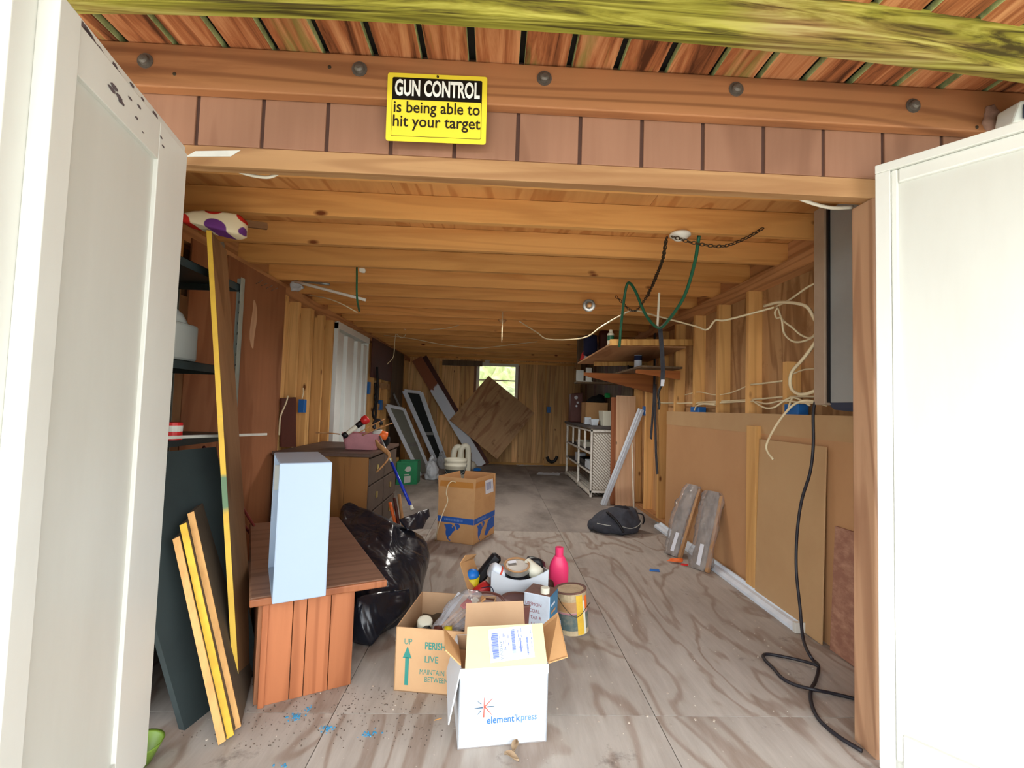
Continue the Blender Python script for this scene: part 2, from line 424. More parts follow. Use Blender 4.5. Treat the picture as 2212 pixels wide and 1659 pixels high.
class MB:
    def __init__(s): s.v = []; s.f = []; s.mi = []

    def add(s, vs_, fs, mi=0):
        k = len(s.v); s.v += [V(p) for p in vs_]
        s.f += [tuple(i + k for i in f) for f in fs]; s.mi += [mi] * len(fs); return s

    def box(s, x0, x1, y0, y1, z0, z1, mi=0):
        p = [(x, y, z) for z in (z0, z1) for y in (y0, y1) for x in (x0, x1)]
        return s.add(p, [(0, 2, 3, 1), (4, 5, 7, 6), (0, 1, 5, 4), (2, 6, 7, 3), (0, 4, 6, 2), (1, 3, 7, 5)], mi)

    def hexa(s, p, mi=0):
        "8 points: bottom loop 0-3, top loop 4-7"
        return s.add(p, [(3, 2, 1, 0), (4, 5, 6, 7), (0, 1, 5, 4), (1, 2, 6, 5), (2, 3, 7, 6), (3, 0, 4, 7)], mi)

    def prism(s, poly, d, mi=0):
        d = V(d); n = len(poly); a = [V(p) for p in poly]; b = [p + d for p in a]
        fs = [tuple(range(n - 1, -1, -1)), tuple(range(n, 2 * n))] + [(i, (i + 1) % n, n + (i + 1) % n, n + i) for i in range(n)]
        return s.add(a + b, fs, mi)

    def slab(s, a, b, c, d, t, mi=0):
        "four corners, thickness t along their normal"
        a, b, c, d = map(V, (a, b, c, d)); n = (c - a).cross(d - b).normalized() * t
        return s.hexa([a, b, c, d, a + n, b + n, c + n, d + n], mi)

    def bar(s, a, b, w_, h, up=(0, 0, 1), mi=0):
        a = V(a); b = V(b); d = (b - a).normalized(); u = V(up)
        x = d.cross(u)
        if x.length < 1e-4: x = d.cross(V((0, 1, 0)))
        x.normalize(); y = x.cross(d).normalized(); x *= w_ / 2; y *= h / 2
        return s.hexa([a - x - y, a + x - y, a + x + y, a - x + y, b - x - y, b + x - y, b + x + y, b - x + y], mi)

    def tube(s, pts, r, n=8, mi=0, closed=False):
        pts = [V(p) for p in pts]; m = len(pts); rr = r if isinstance(r, (list, tuple)) else [r] * m
        t0 = (pts[1] - pts[0]).normalized(); x = t0.orthogonal().normalized(); vs_ = []; fs = []
        for i, p in enumerate(pts):
            if closed: t = pts[(i + 1) % m] - pts[i - 1]
            else: t = pts[min(i + 1, m - 1)] - pts[max(i - 1, 0)]
            t.normalize(); x = (x - t * x.dot(t)).normalized(); y = t.cross(x)
            vs_ += [p + (x * cos(2 * pi * k / n) + y * sin(2 * pi * k / n)) * rr[i] for k in range(n)]
        for i in range(m if closed else m - 1):
            j = (i + 1) % m
            fs += [(i * n + k, i * n + (k + 1) % n, j * n + (k + 1) % n, j * n + k) for k in range(n)]
        if not closed: fs += [tuple(range(n - 1, -1, -1)), tuple((m - 1) * n + k for k in range(n))]
        return s.add(vs_, fs, mi)

    def lathe(s, prof, c, axis=(0, 0, 1), n=24, mi=0, caps=True):
        c = V(c); z = V(axis).normalized(); x = z.orthogonal().normalized(); y = z.cross(x); vs_ = []; fs = []; m = len(prof)
        for r, h in prof: vs_ += [c + z * h + (x * cos(2 * pi * k / n) + y * sin(2 * pi * k / n)) * r for k in range(n)]
        for i in range(m - 1): fs += [(i * n + k, i * n + (k + 1) % n, (i + 1) * n + (k + 1) % n, (i + 1) * n + k) for k in range(n)]
        if caps:
            if prof[0][0] > 1e-5: fs.append(tuple(range(n - 1, -1, -1)))
            if prof[-1][0] > 1e-5: fs.append(tuple((m - 1) * n + k for k in range(n)))
        return s.add(vs_, fs, mi)

    def grid(s, fn, nu, nv, mi=0, wrap=False):
        vs_ = [fn(i / nu, j / nv) for i in range(nu + (0 if wrap else 1)) for j in range(nv + 1)]
        N = nu if wrap else nu + 1
        fs = [(i * (nv + 1) + j, ((i + 1) % N) * (nv + 1) + j, ((i + 1) % N) * (nv + 1) + j + 1, i * (nv + 1) + j + 1) for i in range(nu) for j in range(nv)]
        return s.add(vs_, fs, mi)


def tag(o, label=None, cat=None, group=None, kind=None):
    if label: o['label'] = label
    if cat: o['category'] = cat
    if group: o['group'] = group
    if kind: o['kind'] = kind
    return o


def wmat(o):
    m = o.matrix_basis.copy()
    while o.parent is not None:
        o = o.parent; m = o.matrix_basis @ m
    return m


def obj(name, mb, mats, parent=None, smooth=False, bevel=0, label=None, cat=None, group=None, kind=None, sub=0):
    "one mesh object whose origin sits at the middle of its base"
    xs = [p.x for p in mb.v]; ys = [p.y for p in mb.v]; zs = [p.z for p in mb.v]
    o0 = V(((min(xs) + max(xs)) / 2, (min(ys) + max(ys)) / 2, min(zs)))
    me = bpy.data.meshes.new(name)
    me.from_pydata([p - o0 for p in mb.v], [], mb.f)
    if not isinstance(mats, (list, tuple)): mats = [mats]
    for m in mats: me.materials.append(M[m])
    for p, i in zip(me.polygons, mb.mi):
        p.material_index = i; p.use_smooth = smooth
    me.update()
    bm_ = bmesh.new(); bm_.from_mesh(me); bmesh.ops.recalc_face_normals(bm_, faces=bm_.faces); bm_.to_mesh(me); bm_.free()
    o = bpy.data.objects.new(name, me); col.objects.link(o)
    ORG[o.name] = o0
    if parent is not None:
        o.parent = parent; o.matrix_basis = wmat(parent).inverted() @ Matrix.Translation(o0)
    else: o.location = o0
    if bevel:
        b = o.modifiers.new('bevel', 'BEVEL'); b.width = bevel; b.segments = 2; b.limit_method = 'ANGLE'; b.angle_limit = radians(40)
    if sub:
        b = o.modifiers.new('sub', 'SUBSURF'); b.levels = sub; b.render_levels = sub
    return tag(o, label, cat, group, kind)


def thing(name, loc, label=None, cat=None, group=None, kind=None):
    o = bpy.data.objects.new(name, None); o.empty_display_size = .1; col.objects.link(o)
    o.location = loc; ORG[o.name] = V(loc)
    return tag(o, label, cat, group, kind)


def copy_to(o, loc, parent=None, **kw):
    "copy of a one-mesh object at a new world place"
    c = o.copy(); col.objects.link(c); ORG[c.name] = V(loc); c.parent = parent
    c.location = V(loc) - (ORG[parent.name] if parent is not None else V((0, 0, 0)))
    for k in ('label', 'category', 'group'):
        if k in c and parent is not None: del c[k]
    return tag(c, **kw)


def board(name, p0, p1, wdir, w_, t, mat, parent=None, bevel=.0015, **kw):
    "straight plank: local Z along p0-p1, local X across its width, local Y through its thickness"
    p0 = V(p0); p1 = V(p1); L = (p1 - p0).length; z = (p1 - p0).normalized()
    x = V(wdir); x = (x - z * x.dot(z)).normalized(); y = z.cross(x)
    mb = MB().box(-w_ / 2, w_ / 2, -t / 2, t / 2, 0, L)
    me = bpy.data.meshes.new(name); me.from_pydata([tuple(p) for p in mb.v], [], mb.f)
    for m in ([mat] if isinstance(mat, str) else mat): me.materials.append(M[m])
    o = bpy.data.objects.new(name, me); col.objects.link(o); ORG[o.name] = p0
    mw = Matrix(((x.x, y.x, z.x, p0.x), (x.y, y.y, z.y, p0.y), (x.z, y.z, z.z, p0.z), (0, 0, 0, 1)))
    if parent is not None: o.parent = parent; mw = wmat(parent).inverted() @ mw
    o.matrix_basis = mw
    if bevel:
        b = o.modifiers.new('bevel', 'BEVEL'); b.width = bevel; b.segments = 1
    return tag(o, **kw)


def spline(pts, k=6):
    "Catmull-Rom through the points"
    P = [V(p) for p in pts]; P = [P[0] * 2 - P[1]] + P + [P[-1] * 2 - P[-2]]; out = []
    for i in range(1, len(P) - 2):
        a, b, c, d = P[i - 1:i + 3]
        for j in range(k):
            t = j / k
            out.append(.5 * ((2 * b) + (c - a) * t + (2 * a - 5 * b + 4 * c - d) * t * t + (3 * b - a - 3 * c + d) * t ** 3))
    return out + [P[-2]]


def cable(name, pts, r, mat, label, cat='cable', group=None, parent=None, k=6, n=6):
    return obj(name, MB().tube(spline(pts, k), r, n), mat, parent, smooth=True, label=label, cat=cat, group=group)


def blob(pts, sub=2, amp=.02, freq=6, ridge=0, seed=0, floor=None, keep=.5):
    "closed soft body: hull of the points, subdivided, smoothed and creased"
    b = bmesh.new()
    for p in pts: b.verts.new(p)
    r = bmesh.ops.convex_hull(b, input=b.verts)
    bmesh.ops.delete(b, geom=[g for g in r['geom_interior'] if isinstance(g, bmesh.types.BMVert)], context='VERTS')
    for i in range(sub):
        bmesh.ops.subdivide_edges(b, edges=b.edges[:], cuts=1, use_grid_fill=True)
        bmesh.ops.triangulate(b, faces=[f for f in b.faces if len(f.verts) > 4])
        bmesh.ops.smooth_vert(b, verts=b.verts, factor=keep, use_axis_x=True, use_axis_y=True, use_axis_z=True)
    b.normal_update()
    for v_ in b.verts:
        q = v_.co * freq + V((seed, seed * 2, seed * 3))
        d = noise.fractal(q, 1, 2, 3) * amp
        if ridge: d += (abs(noise.noise(q * .8)) - .25) * ridge
        v_.co += v_.normal * d
        if floor is not None and v_.co.z < floor: v_.co.z = floor
    m = MB(); b.verts.index_update()
    m.add([v_.co.copy() for v_ in b.verts], [tuple(v_.index for v_ in f.verts) for f in b.faces]); b.free()
    return m


def text(name, s_, org, u, v, h, mat, parent, bold=0, sx=1, align='LEFT', lift=.0008, width=None):
    "flat lettering printed on a face; org = baseline start, u = reading direction, v = up, h = letter size"
    cu = bpy.data.curves.new('lettering', 'FONT'); cu.body = s_; cu.size = 1; cu.offset = bold; cu.align_x = align; cu.resolution_u = 3
    o = bpy.data.objects.new('lettering', cu); col.objects.link(o)
    me = bpy.data.meshes.new_from_object(o.evaluated_get(bpy.context.evaluated_depsgraph_get()))
    bpy.data.objects.remove(o)
    if width: xs_ = [p.co.x for p in me.vertices]; sx = width / ((max(xs_) - min(xs_)) * h)
    u = V(u).normalized(); v = V(v); v = (v - u * v.dot(u)).normalized(); n = u.cross(v)
    mb = MB().add([V(org) + u * (p.co.x * h * sx) + v * (p.co.y * h) + n * lift for p in me.vertices], [tuple(p.vertices) for p in me.polygons])
    bpy.data.meshes.remove(me)
    return obj(name, mb, mat, parent)


def flat(poly2, org, u, v, lift=.0006):
    "polygon given in a face's own u,v metres"
    u = V(u).normalized(); v = V(v); v = (v - u * v.dot(u)).normalized(); n = u.cross(v)
    return MB().add([V(org) + u * a + v * b + n * lift for a, b in poly2], [tuple(range(len(poly2)))])


# ================================================================ SETTING
XL, XR, HJ, YF, YB = -1.603, 1.615, 1.94, 1.485, 8.88

# ground outside
obj('ground', MB().box(-30, 30, -30, 30, -.4, -.28), 'grass', kind='structure', label='grass around the shed')
obj('bounce_slab', MB().box(-6, 6, -11, 1.42, -.28, -.16), 'concrete', kind='structure', label='unseen pale ground added to bounce daylight into the shed')  # unseen slab, made pale and wide to bounce daylight inside

# floor of plywood sheets
fl = thing('floor', (0, 5, -.02), 'worn grey brown plywood floor', kind='structure')
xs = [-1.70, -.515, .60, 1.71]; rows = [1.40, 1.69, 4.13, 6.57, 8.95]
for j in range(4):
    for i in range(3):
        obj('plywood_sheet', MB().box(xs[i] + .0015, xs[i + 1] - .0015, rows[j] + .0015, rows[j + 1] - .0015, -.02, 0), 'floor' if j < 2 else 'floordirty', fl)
obj('subfloor', MB().box(-1.72, 1.72, 1.40, 8.98, -.12, -.021), 'underlay', fl)

# ceiling: joists under a plywood deck
ce = thing('ceiling', (0, 5, HJ), 'orange pine joists under plywood sheathing', kind='structure')
dx = [-1.72, -.5, .72, 1.72]; dy = [1.5, 3.94, 6.38, 8.98]
for j in range(3):
    for i in range(3): obj('sheathing_sheet', MB().box(dx[i] + .001, dx[i + 1] - .001, dy[j] + .001, dy[j + 1] - .001, HJ + .122, HJ + .14), 'ceil', ce)
j0 = obj('joist', MB().box(-1.70, 1.70, 1.806, 1.844, HJ, HJ + .12), 'joist', ce, bevel=.002)
for k in range(1, 18):
    y = 1.806 + k * .4064
    copy_to(j0, (0, y + .019, HJ), ce)

for k in range(17):
    y = 1.806 + k * .4064
    for x0 in (-1.70, 1.662): obj('blocking', MB().box(x0, x0 + .038, y + .04, y + .404, HJ, HJ + .12), 'studY', ce)

# right wall
wr = thing('wall_right', (XR, 5, 0), 'open stud wall with plywood sheathing on the right', kind='structure')
for a, b in ((1.5, 2.72), (2.72, 3.94), (3.94, 5.16), (5.16, 6.38), (6.38, 7.6), (7.6, 8.96)):
    obj('sheathing_sheet', MB().box(XR + .089, XR + .104, a + .001, b - .001, -.02, HJ + .16), 'sheath', wr)
obj('top_plate', MB().box(XR, XR + .089, 1.5, 8.95, HJ - .076, HJ), 'studY', wr)
obj('bottom_plate', MB().box(XR, XR + .089, 1.5, 8.95, 0, .038), 'studY', wr)
s0 = obj('stud', MB().box(XR, XR + .089, 2.946, 2.984, .038, HJ - .076), 'stud', wr, bevel=.0015)
for k in range(1, 15): copy_to(s0, (XR + .0445, 2.965 + k * .4064, .038), wr)
copy_to(s0, (XR + .0445, 1.66, .038), wr)
obj('cripple_stud', MB().box(XR + .005, XR + .089, 2.56, 2.598, .038, 1.37), 'stud', wr, bevel=.0015)
# brown hardboard lining with a paler top strip, batten
obj('lining_board', MB().box(XR - .012, XR, 1.55, 4.33, 0.0, .955), 'hard', wr)
obj('lining_strip', MB().box(XR - .014, XR, 1.55, 4.33, .955, 1.075), 'hardlight', wr)
obj('batten', MB().box(XR - .05, XR - .012, 2.775, 2.875, .03, 1.0), 'stud', wr, bevel=.002)
# darker boards lining the wall at the back above the white cabinet
for k in range(22):
    a = 5.45 + k * .15
    obj('lining_slat', MB().box(XR - .02, XR, a, a + .142, 1.02, HJ - .02), 'darkred' if k % 5 == 3 else 'greyboard', wr)

# left wall
wl = thing('wall_left', (XL, 5, 0), 'stud wall with plywood panels on the left', kind='structure')
for a, b in ((1.5, 2.72), (2.72, 3.94), (3.94, 5.16), (5.16, 6.38), (6.38, 7.6), (7.6, 8.96)):
    obj('sheathing_sheet', MB().box(XL - .104, XL - .089, a + .001, b - .001, -.02, HJ + .16), 'sheath', wl)
obj('top_plate', MB().box(XL - .089, XL, 1.5, 8.95, HJ - .076, HJ), 'studY', wl)
obj('bottom_plate', MB().box(XL - .089, XL, 1.5, 8.95, 0, .038), 'studY', wl)
for y in (1.60, 2.0, 2.4, 2.78, 3.585, 3.63, 3.86, 4.10, 4.145, 4.42, 4.665, 6.0, 6.3, 6.7, 7.1, 7.5, 7.9, 8.3, 8.7):
    copy_to(s0, (XL - .0445, y, .038), wl)
obj('wall_panel', MB().box(XL, XL + .012, 2.80, 3.56, .0, HJ - .03), 'brownply', wl)
obj('veneer_patch', MB().add([(XL + .0128, 3.12 + .035 * cos(a) + .01 * sin(3 * a), 1.555 + .16 * sin(a)) for a in [k * pi / 9 for k in range(18)]], [tuple(range(18))]), 'pinkply', wl)
obj('wall_panel', MB().box(XL, XL + .010, 2.47, 2.795, .62, HJ - .05), 'brownply', wl)
obj('wall_panel', MB().box(XL - .004, XL + .008, 2.08, 2.465, .66, 1.58), 'oldply', wl)
obj('wall_panel', MB().box(XL, XL + .010, 2.05, 2.79, .0, .61), 'oldply', wl)
obj('wall_panel', MB().box(XL, XL + .012, 6.1, 7.3, 1.40, HJ - .03), 'darkred', wl)
obj('wall_panel', MB().box(XL, XL + .014, 7.32, 8.2, .1, HJ - .02), 'greyboard', wl)
obj('blocking', MB().box(XL - .08, XL, 6.35, 7.25, 1.28, 1.36), 'stud', wl)
obj('blocking', MB().box(XL - .08, XL, 6.35, 7.25, .98, 1.06), 'stud', wl)

# back wall of vertical boards with a window opening
wb = thing('wall_back', (0, YB, 0), 'vertical pine board wall at the back', kind='structure')
WX0, WX1, WZ0, WZ1 = -.325, .40, 1.06, 1.865
x = -1.70
while x < 1.70:
    wd = random.choice((.09, .12, .14, .17)); x1 = min(x + wd, 1.70)
    d0 = random.choice((0, .004, .008))
    if x1 > WX0 and x < WX1:
        obj('wall_board', MB().box(x + .002, x1 - .002, YB + d0, YB + .02, .0, WZ0), 'backboard', wb)
        obj('wall_board', MB().box(x + .002, x1 - .002, YB + d0, YB + .02, WZ1, HJ + .1), 'backboard', wb)
    else:
        obj('wall_board', MB().box(x + .002, x1 - .002, YB + d0, YB + .02, .0, HJ + .1), 'backboard', wb)
    x = x1
obj('wall_sheet', MB().box(-1.72, WX0, YB + .021, YB + .04, -.02, HJ + .1), 'siding', wb)
obj('wall_sheet', MB().box(WX1, 1.72, YB + .021, YB + .04, -.02, HJ + .1), 'siding', wb)
obj('wall_sheet', MB().box(WX0, WX1, YB + .021, YB + .04, -.02, WZ0), 'siding', wb)
obj('wall_sheet', MB().box(WX0, WX1, YB + .021, YB + .04, WZ1, HJ + .1), 'siding', wb)
obj('wall_stud', MB().box(.93, .968, YB - .03, YB, .02, HJ - .05), 'stud', wb)
obj('wall_stud', MB().box(-1.05, -1.0, YB - .02, YB, .02, HJ - .05), 'stud', wb)
obj('top_rail', MB().box(-1.0, -.25, YB - .04, YB, HJ - .12, HJ - .02), 'greyboard', wb)
obj('top_rail', MB().box(-.12, 1.5, YB - .05, YB, HJ - .055, HJ - .015), 'pine', wb)
obj('base_strip', MB().box(-1.6, 1.6, YB - .02, YB, 0, .04), 'pine', wb)

w1 = thing('window_1', (.04, YB, WZ0), 'small white framed window in the back wall', kind='structure')
for a in ((WX0 - .03, WX0 + .025, WZ0 - .03, WZ1 + .03), (WX1 - .025, WX1 + .03, WZ0 - .03, WZ1 + .03)):
    obj('window_frame', MB().box(a[0], a[1], YB - .02, YB + .05, a[2], a[3]), 'offwhite', w1)
obj('window_frame', MB().box(WX0, WX1, YB - .025, YB + .05, WZ1 - .03, WZ1 + .03), 'offwhite', w1)
obj('window_sill', MB().box(WX0 - .03, WX1 + .03, YB - .03, YB + .05, WZ0 - .03, WZ0 + .02), 'offwhite', w1)
obj('sash_rail', MB().box(WX0 + .02, WX1 - .02, YB + .01, YB + .04, 1.555, 1.58), 'offwhite', w1)
obj('pane', MB().box(WX0 + .02, WX1 - .02, YB + .02, YB + .024, 1.58, WZ1 - .03), 'glass', w1)
obj('pane', MB().box(WX0 + .02, WX1 - .02, YB + .028, YB + .032, WZ0 + .02, 1.555), 'glass', w1)
obj('window_bracket', MB().box(-.2, -.11, YB - .05, YB - .025, WZ1 + .01, WZ1 + .075), 'offwhite', w1)

# front wall: header siding, header board, jambs, flanking walls
wf = thing('wall_front', (0, YF, 0), 'brown grooved siding over the door opening', kind='structure')
for i in range(-4, 16):
    a = -.969 + i * .2032; b = a + .2032
    z0 = 1.862
    if b <= -1.15 or a >= 1.24: z0 = -.1
    obj('siding_strip', MB().box(a + .006, b - .006, YF, YF + .014, z0, 2.30), 'siding', wf, bevel=.002)
obj('siding_back', MB().box(-1.78, 2.28, YF + .006, YF + .02, 1.862, 2.30), 'groove', wf)
obj('header_board', MB().box(-1.14, 1.30, YF + .004, YF + .045, 1.797, 1.862), 'header', wf, bevel=.002)
obj('rim_board', MB().box(-1.70, 1.70, YF + .03, YF + .068, 1.862, 2.10), 'joist', wf)
obj('jamb', MB().box(1.228, 1.30, YF + .0, YF + .09, .0, 1.797), 'jamb', wf, bevel=.003)
obj('jamb', MB().box(-1.19, -1.115, YF + .0, YF + .09, .0, 1.797), 'jamb', wf, bevel=.003)
obj('wall_sheet', MB().box(-1.72, -1.19, YF + .015, YF + .06, -.1, 1.87), 'oldply', wf)
obj('wall_sheet', MB().box(1.30, 1.72, YF + .015, YF + .06, -.1, 1.87), 'oldply', wf)
obj('paint_smear', MB().add([(-1.0, YF + .003, 1.822), (-.86, YF + .003, 1.83), (-.83, YF + .003, 1.852), (-.97, YF + .003, 1.842)], [(0, 1, 2, 3)]), 'offwhite', wf)

# porch roof over the entrance
pr_ = thing('porch_roof', (0, .7, 2.155), 'weathered board roof on a bolted ledger over the door', kind='structure')
lb = obj('ledger_beam', MB().box(-2.4, 2.1, YF - .04, YF - .001, 2.017, 2.156), 'ledger', pr_, bevel=.004)
for bx, bz in ((-1.11, 2.096), (-.457, 2.108), (.124, 2.112), (.745, 2.112), (1.334, 2.09)):
    mb = MB().lathe([(.0, .0), (.024, .0), (.024, .003), (.016, .003), (.014, .012), (.008, .016), (0, .017)], (bx, YF - .04, bz), (0, -1, 0), 14)
    obj('bolt', mb, 'boltsteel', lb, smooth=False)
for bx, bz in ((-1.02, 2.06), (-.55, 2.11), (1.55, 2.03)):
    obj('nail_head', MB().lathe([(0, 0), (.006, 0), (.005, .002), (0, .003)], (bx, YF - .04, bz), (0, -1, 0), 8), 'chain', lb)
mb = MB(); N = 14
for i in range(N):
    xa, xb_ = -2.3 + 5.0 * i / N, -2.3 + 5.0 * (i + 1) / N
    fa = lambda x_: 1.122 + .033 * x_ * x_ + .0062 * x_
    mb.hexa([(xa, fa(xa), 2.032), (xb_, fa(xb_), 2.032), (xb_, fa(xb_) + .04, 2.032), (xa, fa(xa) + .04, 2.032),
             (xa, fa(xa), 2.165), (xb_, fa(xb_), 2.165), (xb_, fa(xb_) + .04, 2.165), (xa, fa(xa) + .04, 2.165)])
obj('front_beam', mb, 'moss', pr_)
x = -2.55
while x < 2.6:
    wd = .132 + random.uniform(-.006, .004); zt = 2.157 + random.uniform(0, .004)
    mb = MB().box(x, x + wd, -.35, YF - .002, zt, zt + .026)
    for k, f in enumerate(mb.f):
        if k in (4, 5): mb.mi[k] = 1
    obj('roof_board', mb, ['roofboard', 'mossside'], pr_, bevel=.003)
    x += .1535
obj('roof_cover', MB().box(-2.6, 2.7, -.4, YF - .001, 2.190, 2.205), 'underlay', pr_)
mbn = blob([(1.60 + .035 * cos(a) , YF - .05 + .02 * sin(b), 2.06 + .05 * sin(a)) for a in [i * .7 for i in range(9)] for b in (0, 1.6, 3.1)], 2, .012, 30)
obj('insect_nest', mbn, 'nest', pr_, smooth=True)


# doors
def dframe(H, d, n):
    H = V(H); d = V(d).normalized(); n = V(n).normalized()
    def bx(t0, t1, n0, n1, z0, z1):
        P = lambda t, k, z: H + d * t + n * k + V((0, 0, z))
        return MB().hexa([P(t0, n0, z0), P(t1, n0, z0), P(t1, n1, z0), P(t0, n1, z0), P(t0, n0, z1), P(t1, n0, z1), P(t1, n1, z1), P(t0, n1, z1)])
    return bx


d1 = thing('door_1', (-.966, 1.435, .02), 'white painted door swung open on the left', kind='structure')
B = dframe((-.966, 1.435, 0), (.211, -.9775, 0), (.9775, .211, 0))
obj('outer_panel', B(0, .665, -.045, -.0, .02, 1.825), 'white', d1, bevel=.002)
obj('infill_panel', B(.05, .60, 0, .012, .05, 1.79), 'whitepanel', d1)
obj('stile', B(.037, .205, 0, .022, .04, 1.785), 'white', d1, bevel=.002)
obj('stile', B(.553, .612, 0, .034, .04, 1.785), 'white', d1, bevel=.002)
obj('rail', B(.205, .553, 0, .022, 1.685, 1.785), 'white', d1, bevel=.002)
obj('rail', B(.205, .553, 0, .022, .04, .16), 'white', d1, bevel=.002)
rm = random.Random(3)
for (t0, z0, n0, k, sz) in ((.30, 1.80, .001, 9, .016), (.36, 1.74, .023, 7, .012), (.42, 1.80, .001, 8, .02), (.22, 1.73, .023, 3, .008)):
    for i in range(k):
        c = V((-.966, 1.435, 0)) + V((.211, -.9775, 0)) * (t0 + rm.gauss(0, .05)) + V((.9775, .211, 0)) * n0 + V((0, 0, min(1.82, z0 + rm.gauss(0, .012))))
        q = sz * rm.uniform(.3, 1)
        obj('mildew_spot', MB().add([c + V((.211, -.9775, 0)) * (q * 1.6 * cos(a) * rm.uniform(.6, 1)) + V((0, 0, q * .6 * sin(a) * rm.uniform(.6, 1))) for a in [j * pi / 3.5 for j in range(7)]], [tuple(range(7))]), 'mildew', d1)
d2 = thing('door_2', (1.2, 1.435, .02), 'white painted door swung wide open on the right', kind='structure')
B = dframe((1.2, 1.435, 0), (.6, -.8, 0), (-.8, -.6, 0))
obj('outer_panel', B(.0, 1.12, -.045, -.012, .02, 1.872), 'white', d2, bevel=.002)
obj('infill_panel', B(.03, 1.09, -.012, -.006, .05, 1.85), 'whitepanel', d2)
obj('stile', B(0, .038, -.012, .012, .02, 1.845), 'white', d2, bevel=.002)
obj('stile', B(1.05, 1.12, -.012, .012, .02, 1.845), 'white', d2, bevel=.002)
obj('rail', B(0, 1.12, -.012, .014, 1.845, 1.872), 'white', d2, bevel=.002)
obj('rail', B(.055, 1.05, -.012, .004, 1.80, 1.845), 'white', d2, bevel=.006)
obj('trim_bead', B(.038, .056, -.012, .004, .06, 1.845), 'white', d2, bevel=.005)
obj('rail', B(.056, 1.05, -.012, .008, .03, .14), 'white', d2, bevel=.002)

# white ribbed side door in the left wall
d3 = thing('door_3', (XL, 5.3, 0), 'white ribbed side door in the left stud wall', kind='structure')
ya, yb_ = 4.74, 5.90
obj('door_frame', MB().box(XL - .06, XL + .02, ya, ya + .04, 0, 1.86), 'doorwhite', d3)
obj('door_frame', MB().box(XL - .06, XL + .02, yb_ - .04, yb_, 0, 1.86), 'doorwhite', d3)
obj('door_frame', MB().box(XL - .06, XL + .025, ya, yb_, 1.80, 1.87), 'doorwhite', d3)
obj('door_leaf', MB().box(XL - .06, XL - .045, ya + .04, yb_ - .04, 0, 1.80), 'doorwhite', d3)
for a, b in ((.06, .2), (.33, .56), (.70, .84), (.95, 1.09)):
    obj('door_rib', MB().box(XL - .045, XL + .015, ya + a, ya + b, .03, 1.77), 'doorwhite', d3, bevel=.004)


# ================================================================ THINGS
Z3 = V((0, 0, 1))

# ---- sign on the ledger
a, b, c_, d_ = at(837, 157, Y=1.441), at(1052, 167, Y=1.441), at(1047, 313, Y=1.441), at(833, 304, Y=1.441)
su = (b - a).normalized(); sv = V((su.z, 0, -su.x)) * -1
sv = (a - d_); sv = (sv - su * sv.dot(su)).normalized()
SW, SH = .311, .219; so = d_.copy()
sg = thing('warning_sign', so + su * SW / 2, 'yellow and black sign about gun control hung on the ledger beam', 'sign')


def rrect(x0, x1, y0, y1, r, k=4):
    p = []
    for cx, cy, a0 in ((x1 - r, y1 - r, 0), (x0 + r, y1 - r, 90), (x0 + r, y0 + r, 180), (x1 - r, y0 + r, 270)):
        p += [(cx + r * cos(radians(a0 + 90 * i / k)), cy + r * sin(radians(a0 + 90 * i / k))) for i in range(k + 1)]
    return p


P = lambda x_, y_, l=0: so + su * x_ + sv * y_ + V((0, -l, 0))
obj('sign_plate', MB().prism([P(x_, y_) for x_, y_ in rrect(0, SW, 0, SH, .008)], (0, -.0015, 0)), 'signy', sg)
ob_ = lambda x0, x1, y0, y1, m, l, r=.005: obj('sign_band', MB().add([P(x_, y_, l) for x_, y_ in rrect(x0, x1, y0, y1, r)], [tuple(range(20))]), m, sg)
ob_(.0155, SW - .0155, .0155, SH - .014, 'signb', .0018)
ob_(.0168, SW - .0168, .0168, .133, 'signy', .0021, .004)
text('headline_lettering', 'GUN CONTROL', P(SW / 2, .1475, .0022), su, sv, .070, 'signw', sg, .034, .80, 'CENTER', width=.265)
text('slogan_lettering', 'is being able to', P(SW / 2, .092, .0024), su, sv, .052, 'ink', sg, .014, .86, 'CENTER', width=.268)
text('slogan_lettering', 'hit your target', P(SW / 2, .047, .0024), su, sv, .052, 'ink', sg, .014, .88, 'CENTER', width=.272)
obj('nail', MB().lathe([(0, 0), (.004, 0), (.003, .004), (0, .004)], P(SW / 2, SH - .007, .0016), (0, -1, 0), 8), 'chain', sg)

# ---- floodlight by the right end of the ledger
p = at(2208, 245, Y=1.36)
fo = thing('floodlight', p, 'white outdoor floodlight with dark glass under the porch roof', 'lamp')
obj('lamp_housing', MB().hexa([p + V(q) for q in ((-.03, 0, -.03), (.12, 0, -.03), (.12, .06, -.03), (-.03, .06, -.03), (-.015, -.01, .035), (.12, -.01, .06), (.12, .06, .06), (-.015, .06, .035))]), 'white', fo, bevel=.006)
obj('lamp_glass', MB().box(p.x - .005, p.x + .11, p.y - .013, p.y - .006, p.z - .02, p.z + .022), 'darkmetal', fo)

# ---- bench with plank end, white drawer standing on it
ang = radians(27); ux = V((cos(ang), sin(ang), 0)); uy = V((-sin(ang), cos(ang), 0)); BC = V((-.399, 1.90, 0))
Q = lambda x_, y_, z_: BC + ux * x_ + uy * y_ + V((0, 0, z_))


def obx(x0, x1, y0, y1, z0, z1, m=None):
    return (m or MB()).hexa([Q(x0, y0, z0), Q(x1, y0, z0), Q(x1, y1, z0), Q(x0, y1, z0), Q(x0, y0, z1), Q(x1, y0, z1), Q(x1, y1, z1), Q(x0, y1, z1)])


